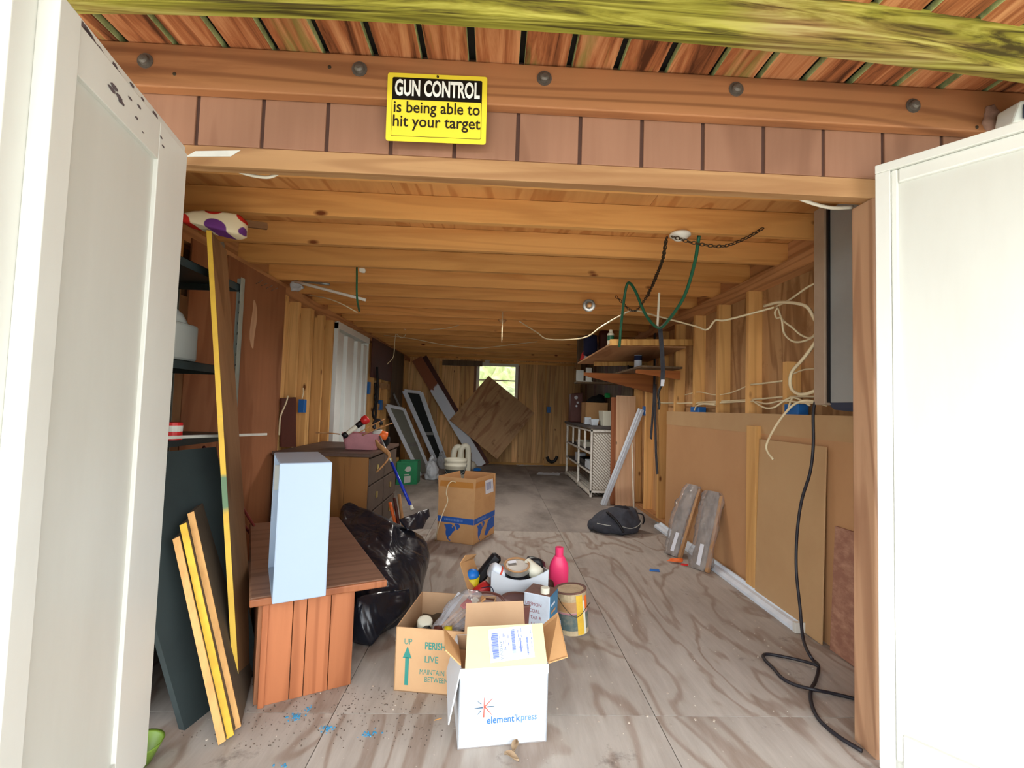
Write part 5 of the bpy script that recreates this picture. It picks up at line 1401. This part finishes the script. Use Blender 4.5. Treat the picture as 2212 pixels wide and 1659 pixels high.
cable('strap_end', [at(1430, 830, Y=3.1), at(1422, 850, Y=3.12), at(1424, 870, Y=3.12), at(1423, 885, Y=3.12)], .008, 'black', 'black hook on the end of a strap', 'hook')
for pts_, l in (([(1414, 720), (1414, 800), (1412, 870), (1406, 948)], 'long dark strap hanging against the studs'), ([(1416, 830), (1415, 900), (1417, 980), (1420, 1024)], 'grey worn strap hanging lowest against the studs')):
    P_ = [at(x_, y_, X=1.59) for x_, y_ in pts_]; mb = MB()
    for i in range(3): mb.bar(P_[i], P_[i + 1], .05, .006, (1, 0, 0))
    obj('hanging_strap', mb, 'strapc', label=l, cat='strap')

# ---- cables
W_ = 'white electric cable'
cable('power_cable', [at(488, 350, Y=1.6), at(520, 372, Y=1.58), at(575, 383, Y=1.57), at(605, 372, Y=1.58), at(622, 357, Y=1.6)], .0055, 'cablew', 'white cable sagging below the header on the left', n=8)
cable('power_cable', [at(1688, 408, Y=1.6), at(1735, 432, Y=1.6), at(1790, 448, Y=1.6), at(1842, 448, Y=1.6)], .0065, 'cablew', 'white cable sagging below the header on the right', n=8)
cable('power_cable', [at(1122, 694, Y=4.4), at(1160, 718, Y=4.2), at(1186, 733, Y=4.1), at(1260, 730, Y=3.9), at(1300, 705, Y=3.7), at(1340, 682, Y=3.5), at(1370, 671, Y=3.35), at(1420, 683, Y=3.2), at(1500, 704, Y=2.95), at(1527, 712, Y=2.85), at(1545, 692, Y=2.8), at(1565, 692, Y=2.75), at(1620, 678, Y=2.6), at(1672, 664, Y=2.5)], .006, 'cable', 'long white cable slung across the shed under the joists', k=5)
cable('power_cable', [at(815, 723, X=-1.60), at(880, 730, Y=6.1), at(960, 745, Y=6.2), at(1030, 752, Y=6.2), at(1100, 745, Y=6.2), at(1160, 738, Y=6.2)], .005, 'cable', 'thin white cable strung across the far joists')
cable('power_cable', [at(836, 787, Y=5.9), at(850, 770, Y=5.9), at(853, 735, Y=5.9), at(858, 712, Y=5.9), at(870, 706, Y=5.85), at(877, 720, Y=5.9), at(868, 730, Y=5.95), at(857, 722, Y=5.9)], .005, 'cable', 'white cable end curling down from the far left joists')
cable('power_cable', [at(662, 637, X=-1.603), at(700, 643, Y=3.7), at(735, 655, Y=3.65), at(772, 675, Y=3.7)], .005, 'cable', 'thin tan cable bowed under the left joists')
cable('power_cable', [at(930, 712, Y=5.4), at(970, 708, Y=5.3), at(1022, 693, Y=5.2)], .004, 'cable', 'short thin cable under the middle joists')
cable('pull_cord', [at(1086, 670, Y=4.6), at(1085, 705, Y=4.6), at(1084, 740, Y=4.6)], .004, 'cable', 'short pull cord hanging from a middle joist', 'cord')
cw_ = lambda l, *q, r=.0055: cable('wall_cable', [at(x_, y_, X=X_) for x_, y_, X_ in q], r, 'cable', l)
cw_('white cable looping high beside the steel cabinet', (1676, 662, 1.52), (1705, 648, 1.52), (1745, 620, 1.52), (1775, 608, 1.52), (1792, 612, 1.52))
cw_('thick white cable bundle arcing down beside the steel cabinet', (1651, 661, 1.5), (1685, 653, 1.5), (1738, 660, 1.5), (1760, 690, 1.5), (1772, 712, 1.5), (1762, 738, 1.5), (1735, 775, 1.5), (1710, 805, 1.5), (1708, 835, 1.5), (1722, 850, 1.5), (1745, 850, 1.5), (1786, 832, 1.5), r=.0085)
cw_('white cable rising straight up to the steel cabinet', (1772, 710, 1.51), (1780, 680, 1.51), (1785, 640, 1.51), (1788, 616, 1.51))
cw_('white cable looping in a teardrop on the sheathing', (1680, 664, 1.55), (1674, 675, 1.55), (1678, 687, 1.55), (1688, 688, 1.55), (1694, 720, 1.55), (1715, 738, 1.55), (1745, 734, 1.55), (1770, 715, 1.54), (1790, 678, 1.54))
cw_('white cable with a taped joint hanging on the sheathing', (1680, 664, 1.56), (1690, 690, 1.56), (1712, 708, 1.56), (1728, 722, 1.56), (1750, 730, 1.56), (1768, 716, 1.56), (1790, 712, 1.54))
cw_('short white cable running down to the steel cabinet', (1768, 714, 1.53), (1778, 722, 1.53), (1790, 736, 1.53))
cw_('white cable arching out and hanging in front of the fibreboard', (1786, 876, 1.5), (1760, 868, 1.49), (1735, 866, 1.48), (1712, 876, 1.47), (1690, 900, 1.46), (1670, 930, 1.45), (1656, 960, 1.45), (1658, 976, 1.45), (1670, 992, 1.45), r=.006)
cw_('white cable stapled level across the last stud bay', (1622, 831, 1.62), (1650, 828, 1.62), (1690, 823, 1.62))
cw_('upper white cable running through the studs', (1480, 853, 1.63), (1510, 847, 1.63), (1545, 853, 1.63), (1580, 848, 1.63), (1618, 832, 1.63), r=.004)
cw_('pale cable sagging between the first studs', (1712, 808, 1.62), (1740, 798, 1.62), (1790, 796, 1.62), r=.004)
cw_('lower white cable threaded through all the studs', (1420, 872, 1.64), (1470, 871, 1.64), (1530, 868, 1.64), (1580, 866, 1.64), (1640, 862, 1.64), (1700, 857, 1.64), (1790, 857, 1.63))
cw_('second lower white cable threaded through the studs', (1420, 870, 1.63), (1480, 871, 1.63), (1540, 871, 1.63), (1620, 867, 1.63), (1655, 872, 1.6), (1690, 866, 1.6), (1740, 870, 1.6), (1790, 868, 1.6))
cw_('flat white cable twisted above the wall lining', (1625, 865, 1.6), (1650, 880, 1.58), (1672, 880, 1.58), (1700, 862, 1.6), (1720, 860, 1.6), (1750, 876, 1.6))
cw_('white cable feeding the middle blue box', (1500, 886, 1.6), (1505, 877, 1.6), (1520, 873, 1.6), (1545, 875, 1.6))
cw_('white cable pair dropping into the blue box', (1712, 858, 1.6), (1706, 872, 1.6), (1702, 888, 1.6))
cable('extension_cord', [at(1792, 640, X=1.5), at(1790, 720, X=1.5), at(1782, 790, X=1.49), at(1766, 850, X=1.47), at(1757, 890, X=1.45), at(1757, 960, X=1.44), at(1750, 1020, X=1.43), at(1732, 1080, X=1.42), at(1722, 1150, X=1.41), at(1720, 1230, X=1.40), at(1728, 1310, X=1.38), at(1735, 1380, X=1.35), at(1752, 1420, X=1.30) * 1 + V((0, 0, 0)), at(1768, 1438, Z=.012), at(1762, 1470, Z=.008), at(1752, 1490, Z=.008), at(1753, 1520, Z=.008), at(1770, 1555, Z=.008), at(1810, 1590, Z=.008), at(1862, 1622, Z=.008)],
      .0065, 'cord', 'black extension cord hanging from the cabinet to the floor', 'cord', n=8)
cable('extension_cord', [at(1768, 1438, Z=.02), at(1735, 1428, Z=.014), at(1690, 1418, Z=.008), at(1655, 1413, Z=.008), at(1650, 1422, Z=.008), at(1672, 1445, Z=.008), at(1690, 1465, Z=.008), at(1720, 1480, Z=.008), at(1760, 1490, Z=.018), at(1800, 1498, Z=.008), at(1862, 1513, Z=.008)], .0065, 'cord', 'black cord loop lying on the floor by the strand board', 'cord', n=8)


# ---- blue outlet boxes
def outbox(p, sx_, sy_, sz, l):
    r = thing('outlet_box', V((p.x, p.y, p.z - sz / 2)), l, 'outlet box', 'blue outlet boxes')
    obj('box_shell', MB().box(p.x - sx_ / 2, p.x + sx_ / 2, p.y - sy_ / 2, p.y + sy_ / 2, p.z - sz / 2, p.z + sz / 2), 'bluebox', r, bevel=.004)
    return r


outbox(at(1508, 887, X=1.64), .06, .16, .06, 'blue outlet box above the middle of the wall lining')
outbox(at(1720, 885, X=1.64), .06, .12, .06, 'blue outlet box above the lining beside the steel cabinet')
r = outbox(at(1396, 888, X=1.63), .07, .05, .10, 'blue outlet box with white label by the leaning downspout')
p = at(1396, 888, X=1.63); obj('box_label', MB().box(p.x - .02, p.x + .015, p.y - .0265, p.y - .0255, p.z - .03, p.z + .0), 'paper', r)
outbox(at(653, 877, X=-1.60), .05, .05, .11, 'blue outlet box on the left studs near the drawer')
outbox(at(795, 838, X=-1.60), .05, .07, .15, 'blue outlet box just past the ribbed side door')
outbox(at(822, 875, X=-1.60), .05, .08, .14, 'blue outlet box behind the grey window screen')
outbox(at(1185, 885, Y=8.83), .07, .04, .11, 'blue outlet box on the back wall')
cable('wall_cable', [at(652, 862, X=-1.59), at(655, 850, X=-1.59), at(655, 838, X=-1.59)], .005, 'cable', 'short white cable above the left outlet box')
cable('wall_cable', [at(603, 940, X=-1.57), at(606, 900, X=-1.57), at(618, 870, X=-1.57), at(622, 855, X=-1.57)], .006, 'cable', 'white cable running down the left studs beside the brown panel')
obj('brown_board', MB().slab(at(605, 965, X=-1.585), at(636, 965, X=-1.585), at(636, 858, X=-1.585), at(605, 860, X=-1.585), .012), 'darkred', label='dark brown slat on the left studs behind the drawer', cat='slat')

# ---- fluorescent tubes and hooks high on the left
a, b = at(637, 608, Y=3.45), at(790, 648, Y=3.35)
cable('light_tube', [a, (a + b) / 2, b], .011, 'porcelain', 'long white tube stuck out from the left top plate', 'tube', k=2, n=10)
a, b = at(640, 606, Y=3.5), at(712, 614, Y=3.5)
cable('metal_tube', [a, (a + b) / 2, b], .010, 'galv', 'grey metal tube above the white tube', 'tube', k=2, n=8)
obj('crumpled_wrap', blob([at(x_, y_, Y=3.45) + V((0, k * .04, 0)) for x_, y_ in ((622, 607), (650, 606), (656, 622), (640, 622), (626, 634)) for k in (0, 1)], 2, .012, 25, .02), 'baggy', smooth=True, label='crumpled plastic scrap at the top of the left studs', cat='plastic')
a = [at(538, 564, X=-1.60), at(546, 550, X=-1.585), at(554, 545, X=-1.57), at(552, 530, X=-1.56)]
obj('metal_hanger', MB().bar(a[0], a[1], .03, .004, (0, 1, 0)).bar(a[1], a[2], .03, .004, (0, 1, 0)).bar(a[2], a[3], .03, .004, (0, 1, 0)), 'galv', label='bent galvanised strap hanger on the left joists', cat='hanger')
for k in range(4):
    a = at(553 + k * 11, 613 + k * 5, X=XL + .013); cable('nail', [a, a + V((.03, -.02, .006)), a + V((.06, -.04, .012))], .0016, 'galv', ('leftmost', 'second from the left', 'third from the left', 'rightmost')[k] + ' of the long nails in the brown wall panel', 'nail', 'nails in the brown wall panel', k=1, n=5)
obj('metal_plate', MB().slab(at(466, 528, X=-1.57), at(484, 540, X=-1.57), at(484, 530, X=-1.57), at(480, 516, X=-1.57), .004), 'galv', label='galvanised bracket at the left top plate', cat='bracket')
for q, l in (((812, 850), 'tangled black tool cord hung on the left wall'), ((808, 885), 'black cord loop lower on the left wall')):
    p = at(*q, X=-1.56); cable('hung_cord', [p + V((0, .0, .35)), p + V((0, .05, .1)), p + V((0, -.05, -.05)), p + V((0, .08, -.12)), p + V((0, .1, .05)), p + V((0, .02, .3))], .016, 'black', l, 'cord', n=6)

# ---- shelves on the right with their clutter
us = thing('hanging_shelf', (1.28, 4.4, 1.60), 'plywood shelf hung high on the right wall', 'shelf')
obj('shelf_panel', MB().hexa([(.955, 3.93, 1.615), (1.61, 3.93, 1.615), (1.61, 5.3, 1.585), (.93, 5.3, 1.585), (.955, 3.93, 1.63), (1.61, 3.93, 1.63), (1.61, 5.3, 1.60), (.93, 5.3, 1.60)]), 'shelfply', us)
board('shelf_rail', V((.95, 3.90, 1.635)), V((1.635, 3.86, 1.655)), V((0, 0, 1)), .052, .036, 'pine', us)
board('shelf_rail', V((1.05, 5.0, 1.56)), V((1.60, 4.95, 1.575)), V((0, 0, 1)), .045, .036, 'pine', us)
p = V((1.0, 4.08, 1.632))
bt = thing('glue_bottle', p, 'white bottle with green print on the high shelf', 'bottle')
obj('bottle_body', MB().lathe([(.028, 0), (.03, .005), (.03, .105), (.014, .12), (0, .12)], p, n=20), 'cream', bt, smooth=True)
obj('bottle_cap', MB().lathe([(.016, .118), (.016, .142), (0, .142)], p, n=16), 'cream', bt)
obj('bottle_print', MB().lathe([(.0305, .045), (.0305, .09)], p, n=20, caps=False), 'greencord', bt, smooth=True)
p = at(1262, 768, Y=5.2)
rw = thing('red_white_bag', p, 'red and white bag hanging off the far end of the high shelf', 'bag')
obj('bag_body', blob([p + V(q) for q in ((-.07, 0, -.07), (.03, 0, -.08), (.07, .02, .09), (.0, .02, .10), (-.06, .05, -.05), (.05, .06, .08))], 2, .008, 20), 'red', rw, smooth=True)
obj('bag_panel', MB().slab(p + V((-.02, -.015, -.075)), p + V((.025, -.015, -.08)), p + V((.065, .0, .085)), p + V((.035, .0, .09)), .003), 'paper', rw)
for q, s_, m, l in (((1275, 742), .075, 'navy', 'dark navy bundle at the back of the high shelf'), ((1305, 733), .06, 'darkred', 'dark box behind the glue bottle')):
    p = at(*q, Y=5.15); obj('shelf_clutter', blob([p + V((x_, y_, z_)) for x_ in (-s_, s_) for y_ in (-.06, .06) for z_ in (-.14, .10)], 2, .008, 14, 0, 1, None, .2), m, smooth=True, label=l, cat='bundle')
obj('grey_post', MB().box(.98, 1.06, 5.6, 5.66, 1.62, HJ), 'greyboard', label='grey block fixed to the joists at the far end of the high shelf', cat='block')
# bracket shelf
bs = thing('bracket_shelf', (1.35, 5.0, 1.2), 'orange wooden bracket shelf on the right studs', 'shelf')
def tri_(Y_, x0, x1, zt_, zb, t=.03): return MB().prism([(x0, Y_, zt_), (x1, Y_, zt_), (x1, Y_, zb), (x0, Y_, zt_ - .03)], (0, t, 0))
zb0 = at(1365, 808, Y=4.75).z
obj('bracket', tri_(4.75, at(1262, 812, Y=4.75).x, 1.615, zb0, at(1365, 848, Y=4.75).z), 'orangeboard', bs)
obj('bracket', tri_(4.05, at(1375, 802, Y=4.05).x, 1.615, at(1400, 799, Y=4.05).z, at(1410, 818, Y=4.05).z), 'orangeboard', bs)
obj('shelf_panel', MB().box(1.25, 1.612, 4.0, 5.6, zb0 + .001, zb0 + .018), 'greyboard', bs)
p = V((1.36, 4.45, zb0 + .018))
bwc = thing('caulk_can', p, 'white can with dark blue print on the bracket shelf', 'can')
obj('can_body', MB().lathe([(.034, 0), (.036, .004), (.036, .15), (.02, .16), (0, .16)], p, n=20), 'bluewhite', bwc, smooth=True)
obj('can_print', MB().lathe([(.0365, .09), (.0365, .135)], p, n=20, caps=False), 'navy', bwc, smooth=True)
obj('black_clutter', blob([V((1.28 + .1 * i, 4.5 + .2 * i + .05 * j, zb0 + .02 + .06 * ((i + j) % 2))) for i in range(3) for j in range(3)], 2, .012, 14), 'blacksoft', smooth=True, label='black cords heaped on the bracket shelf', cat='cords')
p = at(1262, 810, Y=5.6)
wx = thing('white_box', p, 'small white open box beyond the bracket shelf', 'box')
obj('shelf_arm', MB().box(p.x - .09, 1.612, p.y - .02, p.y + .18, p.z - .10, p.z - .081), 'greyboard', bs)
obj('box_side', MB().box(p.x + .02, p.x + .10, p.y, p.y + .01, p.z - .07, p.z + .09), 'milky', wx)
obj('box_back', MB().box(p.x - .07, p.x + .02, p.y + .15, p.y + .16, p.z - .06, p.z + .07), 'milky', wx)
obj('box_bottom', MB().box(p.x - .07, p.x + .10, p.y, p.y + .16, p.z - .08, p.z - .07), 'milky', wx)
obj('box_side', MB().box(p.x + .09, p.x + .10, p.y, p.y + .16, p.z - .07, p.z + .09), 'milky', wx)

# ---- white wicker cabinet with dark top
CX0, CX1, CY0, CY1, CH = 1.195, 1.60, 5.77, 7.73, .835
wc = thing('wicker_cabinet', ((CX0 + CX1) / 2, 6.75, 0), 'white wicker cabinet with open shelves and dark top', 'cabinet')
obj('cabinet_top', MB().box(CX0 - .03, CX1, CY0 - .03, CY1 + .03, CH, CH + .035), 'benchdark', wc, bevel=.004)
for y_ in (CY0, CY1 - .03): obj('corner_post', MB().box(CX0, CX0 + .03, y_, y_ + .03, 0.0, CH), 'wicker', wc, bevel=.006)
obj('middle_post', MB().box(CX0, CX0 + .028, 6.63, 6.66, 0, CH), 'wicker', wc, bevel=.006)
for y_ in (6.18, 7.12): obj('short_post', MB().box(CX0, CX0 + .026, y_, y_ + .026, .56, CH), 'wicker', wc, bevel=.006)
for z_, x1_ in ((.53, CX1), (.30, CX1), (.05, CX1)):
    if z_ > .06: obj('shelf_board', MB().box(CX0 + .005, x1_, CY0 + .02, CY1 - .02, z_ - .012, z_ + .012), 'benchdark', wc)
    else:
        for k in range(9): obj('base_slat', MB().box(CX0 + .01 + k * .045, CX0 + .03 + k * .045, CY0 + .02, CY1 - .02, .05, .068), 'wicker', wc)
for z_ in (.04, .30, .535, CH - .025): obj('front_rail', MB().box(CX0 - .004, CX0 + .012, CY0, CY1, z_ - .01, z_ + .012), 'wicker', wc)
for k in range(3): obj('back_rail', MB().box(CX1 - .02, CX1, CY0 + .2, CY1, .60 + k * .07, .615 + k * .07), 'wicker', wc)
obj('end_frame', MB().box(CX0, CX1 + .1, CY0 - .012, CY0, .06, .085).box(CX0, CX1 + .1, CY0 - .012, CY0, CH - .035, CH - .01).box(CX0, CX0 + .02, CY0 - .012, CY0, .06, CH).box(CX1 + .08, CX1 + .1, CY0 - .012, CY0, .06, CH), 'wicker', wc)
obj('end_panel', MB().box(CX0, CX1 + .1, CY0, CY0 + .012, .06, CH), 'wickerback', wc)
x0_, x1_, z0_, z1_ = CX0 + .035, CX1 + .07, .10, CH - .06
k = 0; step = .026; wdt = x1_ - x0_; hgt = z1_ - z0_
off = -wdt
while off < hgt:
    pa = max(0, -off); pb_ = min(wdt, hgt - off)
    if pb_ - pa > .01:
        A_ = V((x0_ + pa, CY0 - .005, z0_ + hgt - (off + pa))); B_ = V((x0_ + pb_, CY0 - .005, z0_ + hgt - (off + pb_)))
        obj('lattice_strip', MB().bar(A_, B_, .015, .014, (0, 1, 0)), 'wicker', wc)
    off += step * 1.4
# things in and on the cabinet
def bx_thing(name, c, s_, mat, label, cat, bevel=.004):
    c = V(c); return obj(name, MB().box(c.x - s_[0] / 2, c.x + s_[0] / 2, c.y - s_[1] / 2, c.y + s_[1] / 2, c.z, c.z + s_[2]), mat, bevel=bevel, label=label, cat=cat)


def tray(name, c, s_, mat, label, cat='tray', fl=1.12, th=.006):
    "open bin with sloping sides"
    c = V(c); x_, y_, z_ = s_[0] / 2, s_[1] / 2, s_[2]; f = fl
    o1 = [c + V(q) for q in ((-x_, -y_, 0), (x_, -y_, 0), (x_, y_, 0), (-x_, y_, 0))]; o2 = [c + V((q[0] * f, q[1] * f, z_)) for q in ((-x_, -y_), (x_, -y_), (x_, y_), (-x_, y_))]
    i2 = [c + V((q[0] * f - th * (1 if q[0] > 0 else -1), q[1] * f - th * (1 if q[1] > 0 else -1), z_)) for q in ((-x_, -y_), (x_, -y_), (x_, y_), (-x_, y_))]
    i1 = [c + V((q[0] * .95, q[1] * .95, th)) for q in ((-x_, -y_), (x_, -y_), (x_, y_), (-x_, y_))]
    fs = [(3, 2, 1, 0)]
    for a_, b_ in ((0, 4), (4, 8), (8, 12)): fs += [(a_ + i, a_ + (i + 1) % 4, b_ + (i + 1) % 4, b_ + i) for i in range(4)]
    fs.append((12, 13, 14, 15))
    return obj(name, MB().add(o1 + o2 + i2 + i1, fs), mat, bevel=.003, label=label, cat=cat)


tray('plastic_tray', (1.36, 6.9, .543), (.18, .5, .07), 'cream', 'cream tray on the upper cabinet shelf', 'tray')
tray('plastic_tray', (1.34, 6.55, .312), (.20, .55, .085), 'black', 'black tray on the lower cabinet shelf', 'tray')
bx_thing('paper_box', (1.30, 6.98, .312), (.13, .2, .12), 'bluewhite', 'pale blue white paper box on the lower cabinet shelf', 'box')
bx_thing('white_carton', (1.30, 6.12, .312), (.14, .32, .10), 'bluewhite', 'small white carton at the near end of the lower cabinet shelf', 'box')
bx_thing('yellow_box', (1.45, 6.25, .07), (.16, .5, .13), 'yellowp', 'yellow box under the cabinet on the bottom slats', 'box')
zt = CH + .036
tray('white_cup', (1.265, 6.36, zt), (.085, .085, .095), 'bluewhite', 'small square white cup on the cabinet top', 'cup', 1.0)
p = at(1274, 903, Z=zt); tray('white_bowl', (1.29, 6.05, zt), (.075, .1, .08), 'bluewhite', 'white tapered bowl on the cabinet top', 'bowl', 1.35)
tray('white_bin', (1.45, 5.98, zt), (.16, .22, .19), 'cream', 'larger white storage bin on the cabinet top', 'bin', 1.15)
cb1, CK1, _, _ = carton('storage_box', V((1.27, 6.55, zt)), (1, 0, 0), .32, .3, .30, 'cardboard', 'brown cardboard box with a black bag on the cabinet top')
obj('black_bag', blob([V((1.27, 6.55, zt + .29)), V((1.59, 6.55, zt + .29)), V((1.59, 6.85, zt + .29)), V((1.27, 6.85, zt + .29)), V((1.33, 6.6, zt + .37)), V((1.5, 6.6, zt + .43)), V((1.5, 6.8, zt + .43)), V((1.58, 6.7, zt + .41))], 2, .015, 14), 'blacksoft', smooth=True, label='black bag heaped on the brown cardboard box', cat='bag')
p = V((1.565, 6.5, zt + .40)); obj('green_gadget', blob([p + V((x_, y_, z_)) for x_ in (-.04, .04) for y_ in (-.03, .03) for z_ in (-.03, .04)], 1, .006, 20), 'brightgreen', label='bright green plastic piece on the black bag', cat='plastic')
# floral bag at the far end
p = V((1.235, 7.35, zt))
fb = thing('flower_bag', p, 'dark purple bag with white flowers on the far end of the cabinet', 'bag')
obj('bag_body', MB().hexa([p + V(q) for q in ((-.06, -.12, 0), (.14, -.12, 0), (.14, .1, 0), (-.06, .1, 0), (-.055, -.10, .44), (.13, -.10, .46), (.13, .08, .46), (-.055, .08, .44))]), 'maroon', fb, bevel=.015)
for x_, z_, r_ in ((.02, .38, .03), (.05, .30, .02), (.03, .25, .018)):
    obj('white_flower', MB().lathe([(0, 0), (r_, .001), (r_ * .6, .004), (0, .005)], p + V((x_, -.118, z_)), (0, -1, 0), 7), 'paper', fb)

# ---- planks and poles leaning by the cabinet
board('leaning_plank', V((1.50, 5.30, .003)), V((1.505, 5.36, 1.24)), V((1, 0, 0)), .22, .02, 'pinkply', label='wide pinkish plank leaning on the right studs', cat='plank')
board('narrow_plank', V((1.375, 5.36, .003)), V((1.375, 5.40, 1.22)), V((1, 0, 0)), .055, .035, 'orange', label='narrow orange plank beside the wide pinkish plank', cat='plank')
obj('plank_end_paint', MB().box(1.347, 1.403, 5.322, 5.336, .012, .04), 'bluewhite', bpy.data.objects['wall_right']) if False else None
a, b = at(1303, 1091, Z=.002), at(1385, 884, X=1.57)
ds = thing('downspout', a, 'pale blue white gutter pipe leaning against the studs', 'gutter pipe')
o = board('pipe_body', a, b, V((1, 0, 0)), .06, .045, 'bluewhite', ds, .004)
board('pipe_rib', a + V((-.0, -.026, .0)), b + V((0, -.026, 0)), V((1, 0, 0)), .016, .006, 'bluewhite', ds, .002)
a, b = at(1369, 1101, Z=.002), at(1365, 945, X=1.58)
cable('thin_pole', [a, (a + b) / 2, b], .009, 'cablew', 'thin white pole standing beside the gutter pipe', 'pole', k=2, n=8)

# ---- papers, scrap and dirt on the floor
for q, rot, sz, m, l in (((1145, 1005), .3, (.5, .16), 'bluewhite', 'crumpled white paper near the back wall'), ((1185, 1024), -.2, (.36, .28), 'bluewhite', 'flat white sheet on the floor near the wicker cabinet'), ((1210, 1022), .1, (.3, .06), 'paper', 'white strip of paper touching the wicker cabinet')):
    c0 = at(*q, Z=.004)
    obj('paper_sheet', MB().grid(lambda u_, v_: c0 + V(((u_ - .5) * sz[0] * cos(rot) - (v_ - .5) * sz[1] * sin(rot), (u_ - .5) * sz[0] * sin(rot) + (v_ - .5) * sz[1] * cos(rot), .012 * abs(noise.noise(V((u_ * 4, v_ * 4, q[0] * .1)))))), 8, 6), m, smooth=False, label=l, cat='paper')
p = at(1192, 992, Y=8.8); cable('dark_hose', [p + V((-.09, 0, .04)), p + V((-.06, 0, -.02)), p + V((0, 0, -.05)), p + V((.06, 0, -.02)), p + V((.1, 0, .06))], .028, 'black', 'short curved black hose at the foot of the back wall', 'hose', n=8)
obj('blue_strip', MB().slab(at(1403, 1233, Z=.003), at(1425, 1235, Z=.003), at(1424, 1231, Z=.003), at(1404, 1229, Z=.003), .003), 'bluep', label='small blue plastic strip on the floor', cat='plastic')
for q, rot, l in (((1105, 1640), .5, 'long dry leaf at the front of the white starburst box'), ((1112, 1618), 1.9, 'curled brown leaf against the white starburst box')):
    c0 = at(*q, Z=.003); L = .05
    obj('dry_leaf', MB().grid(lambda u_, v_: c0 + V(((u_ - .5) * L * cos(rot) - (v_ - .5) * .022 * sin(pi * u_) * sin(rot), -(u_ - .5) * L * sin(rot) - (v_ - .5) * .022 * sin(pi * u_) * cos(rot), .004 + .01 * (v_ - .5) ** 2 * 4 + .004 * sin(u_ * 5))), 8, 4), 'leaf', smooth=True, label=l, cat='leaf')
board('wood_splinter', at(938, 1556, Z=.004), at(955, 1551, Z=.004), Z3, .003, .004, 'tanedge', label='small wood splinter on the floor by the starburst box', cat='splinter')
rnd = random.Random(5)


def crumbs(name, n_, region, mat, label, s0_, s1_):
    mb = MB()
    for _ in range(n_):
        q = region(); s_ = rnd.uniform(s0_, s1_); a_ = rnd.uniform(0, 6.28)
        c0 = V((q[0], q[1], .0005))
        ring = [c0 + V((s_ * rnd.uniform(.5, 1) * cos(a_ + k * 1.257), s_ * rnd.uniform(.5, 1) * sin(a_ + k * 1.257), 0)) for k in range(5)]
        mb.prism(ring, (0, 0, rnd.uniform(.0008, .003)))
    return obj(name, mb, mat, label=label, cat='debris', kind='stuff')


crumbs('floor_crumbs', 260, lambda: (rnd.uniform(-1.0, 1.4), 1.55 + abs(rnd.gauss(0, 1.1))), 'debris', 'pale crumbs and chips scattered over the floor', .0015, .006)
crumbs('floor_dirt', 420, lambda: (rnd.uniform(-.85, -.2) + rnd.gauss(0, .1), rnd.uniform(1.52, 1.85)), 'dirt', 'dark grit on the floor before the bench', .0012, .0032)
ctr = [at(638, 1548, Z=0), at(706, 1574, Z=0), at(797, 1587, Z=0), at(665, 1532, Z=0), at(605, 1655, Z=0)]
def bch():
    c0 = rnd.choice(ctr[:3] * 2 + ctr); return (c0.x + rnd.gauss(0, .012), c0.y + rnd.gauss(0, .009))
crumbs('blue_flakes', 120, bch, 'bluechip', 'turquoise paint flakes on the floor before the bench', .0015, .005)

# ---- greenery seen through the back window
bs_ = blob([V((cos(a_) * 1.6 + .3, 12.6 + .8 * sin(b_), 1.2 + 1.5 * sin(a_) * cos(b_))) for a_ in [k * .55 for k in range(12)] for b_ in (-1.2, 0, 1.2)], 4, .18, 4, .3, 2, -.28, .3)
obj('garden_shrub', bs_, 'foliage', smooth=False, label='green shrub outside the back window', cat='shrub')
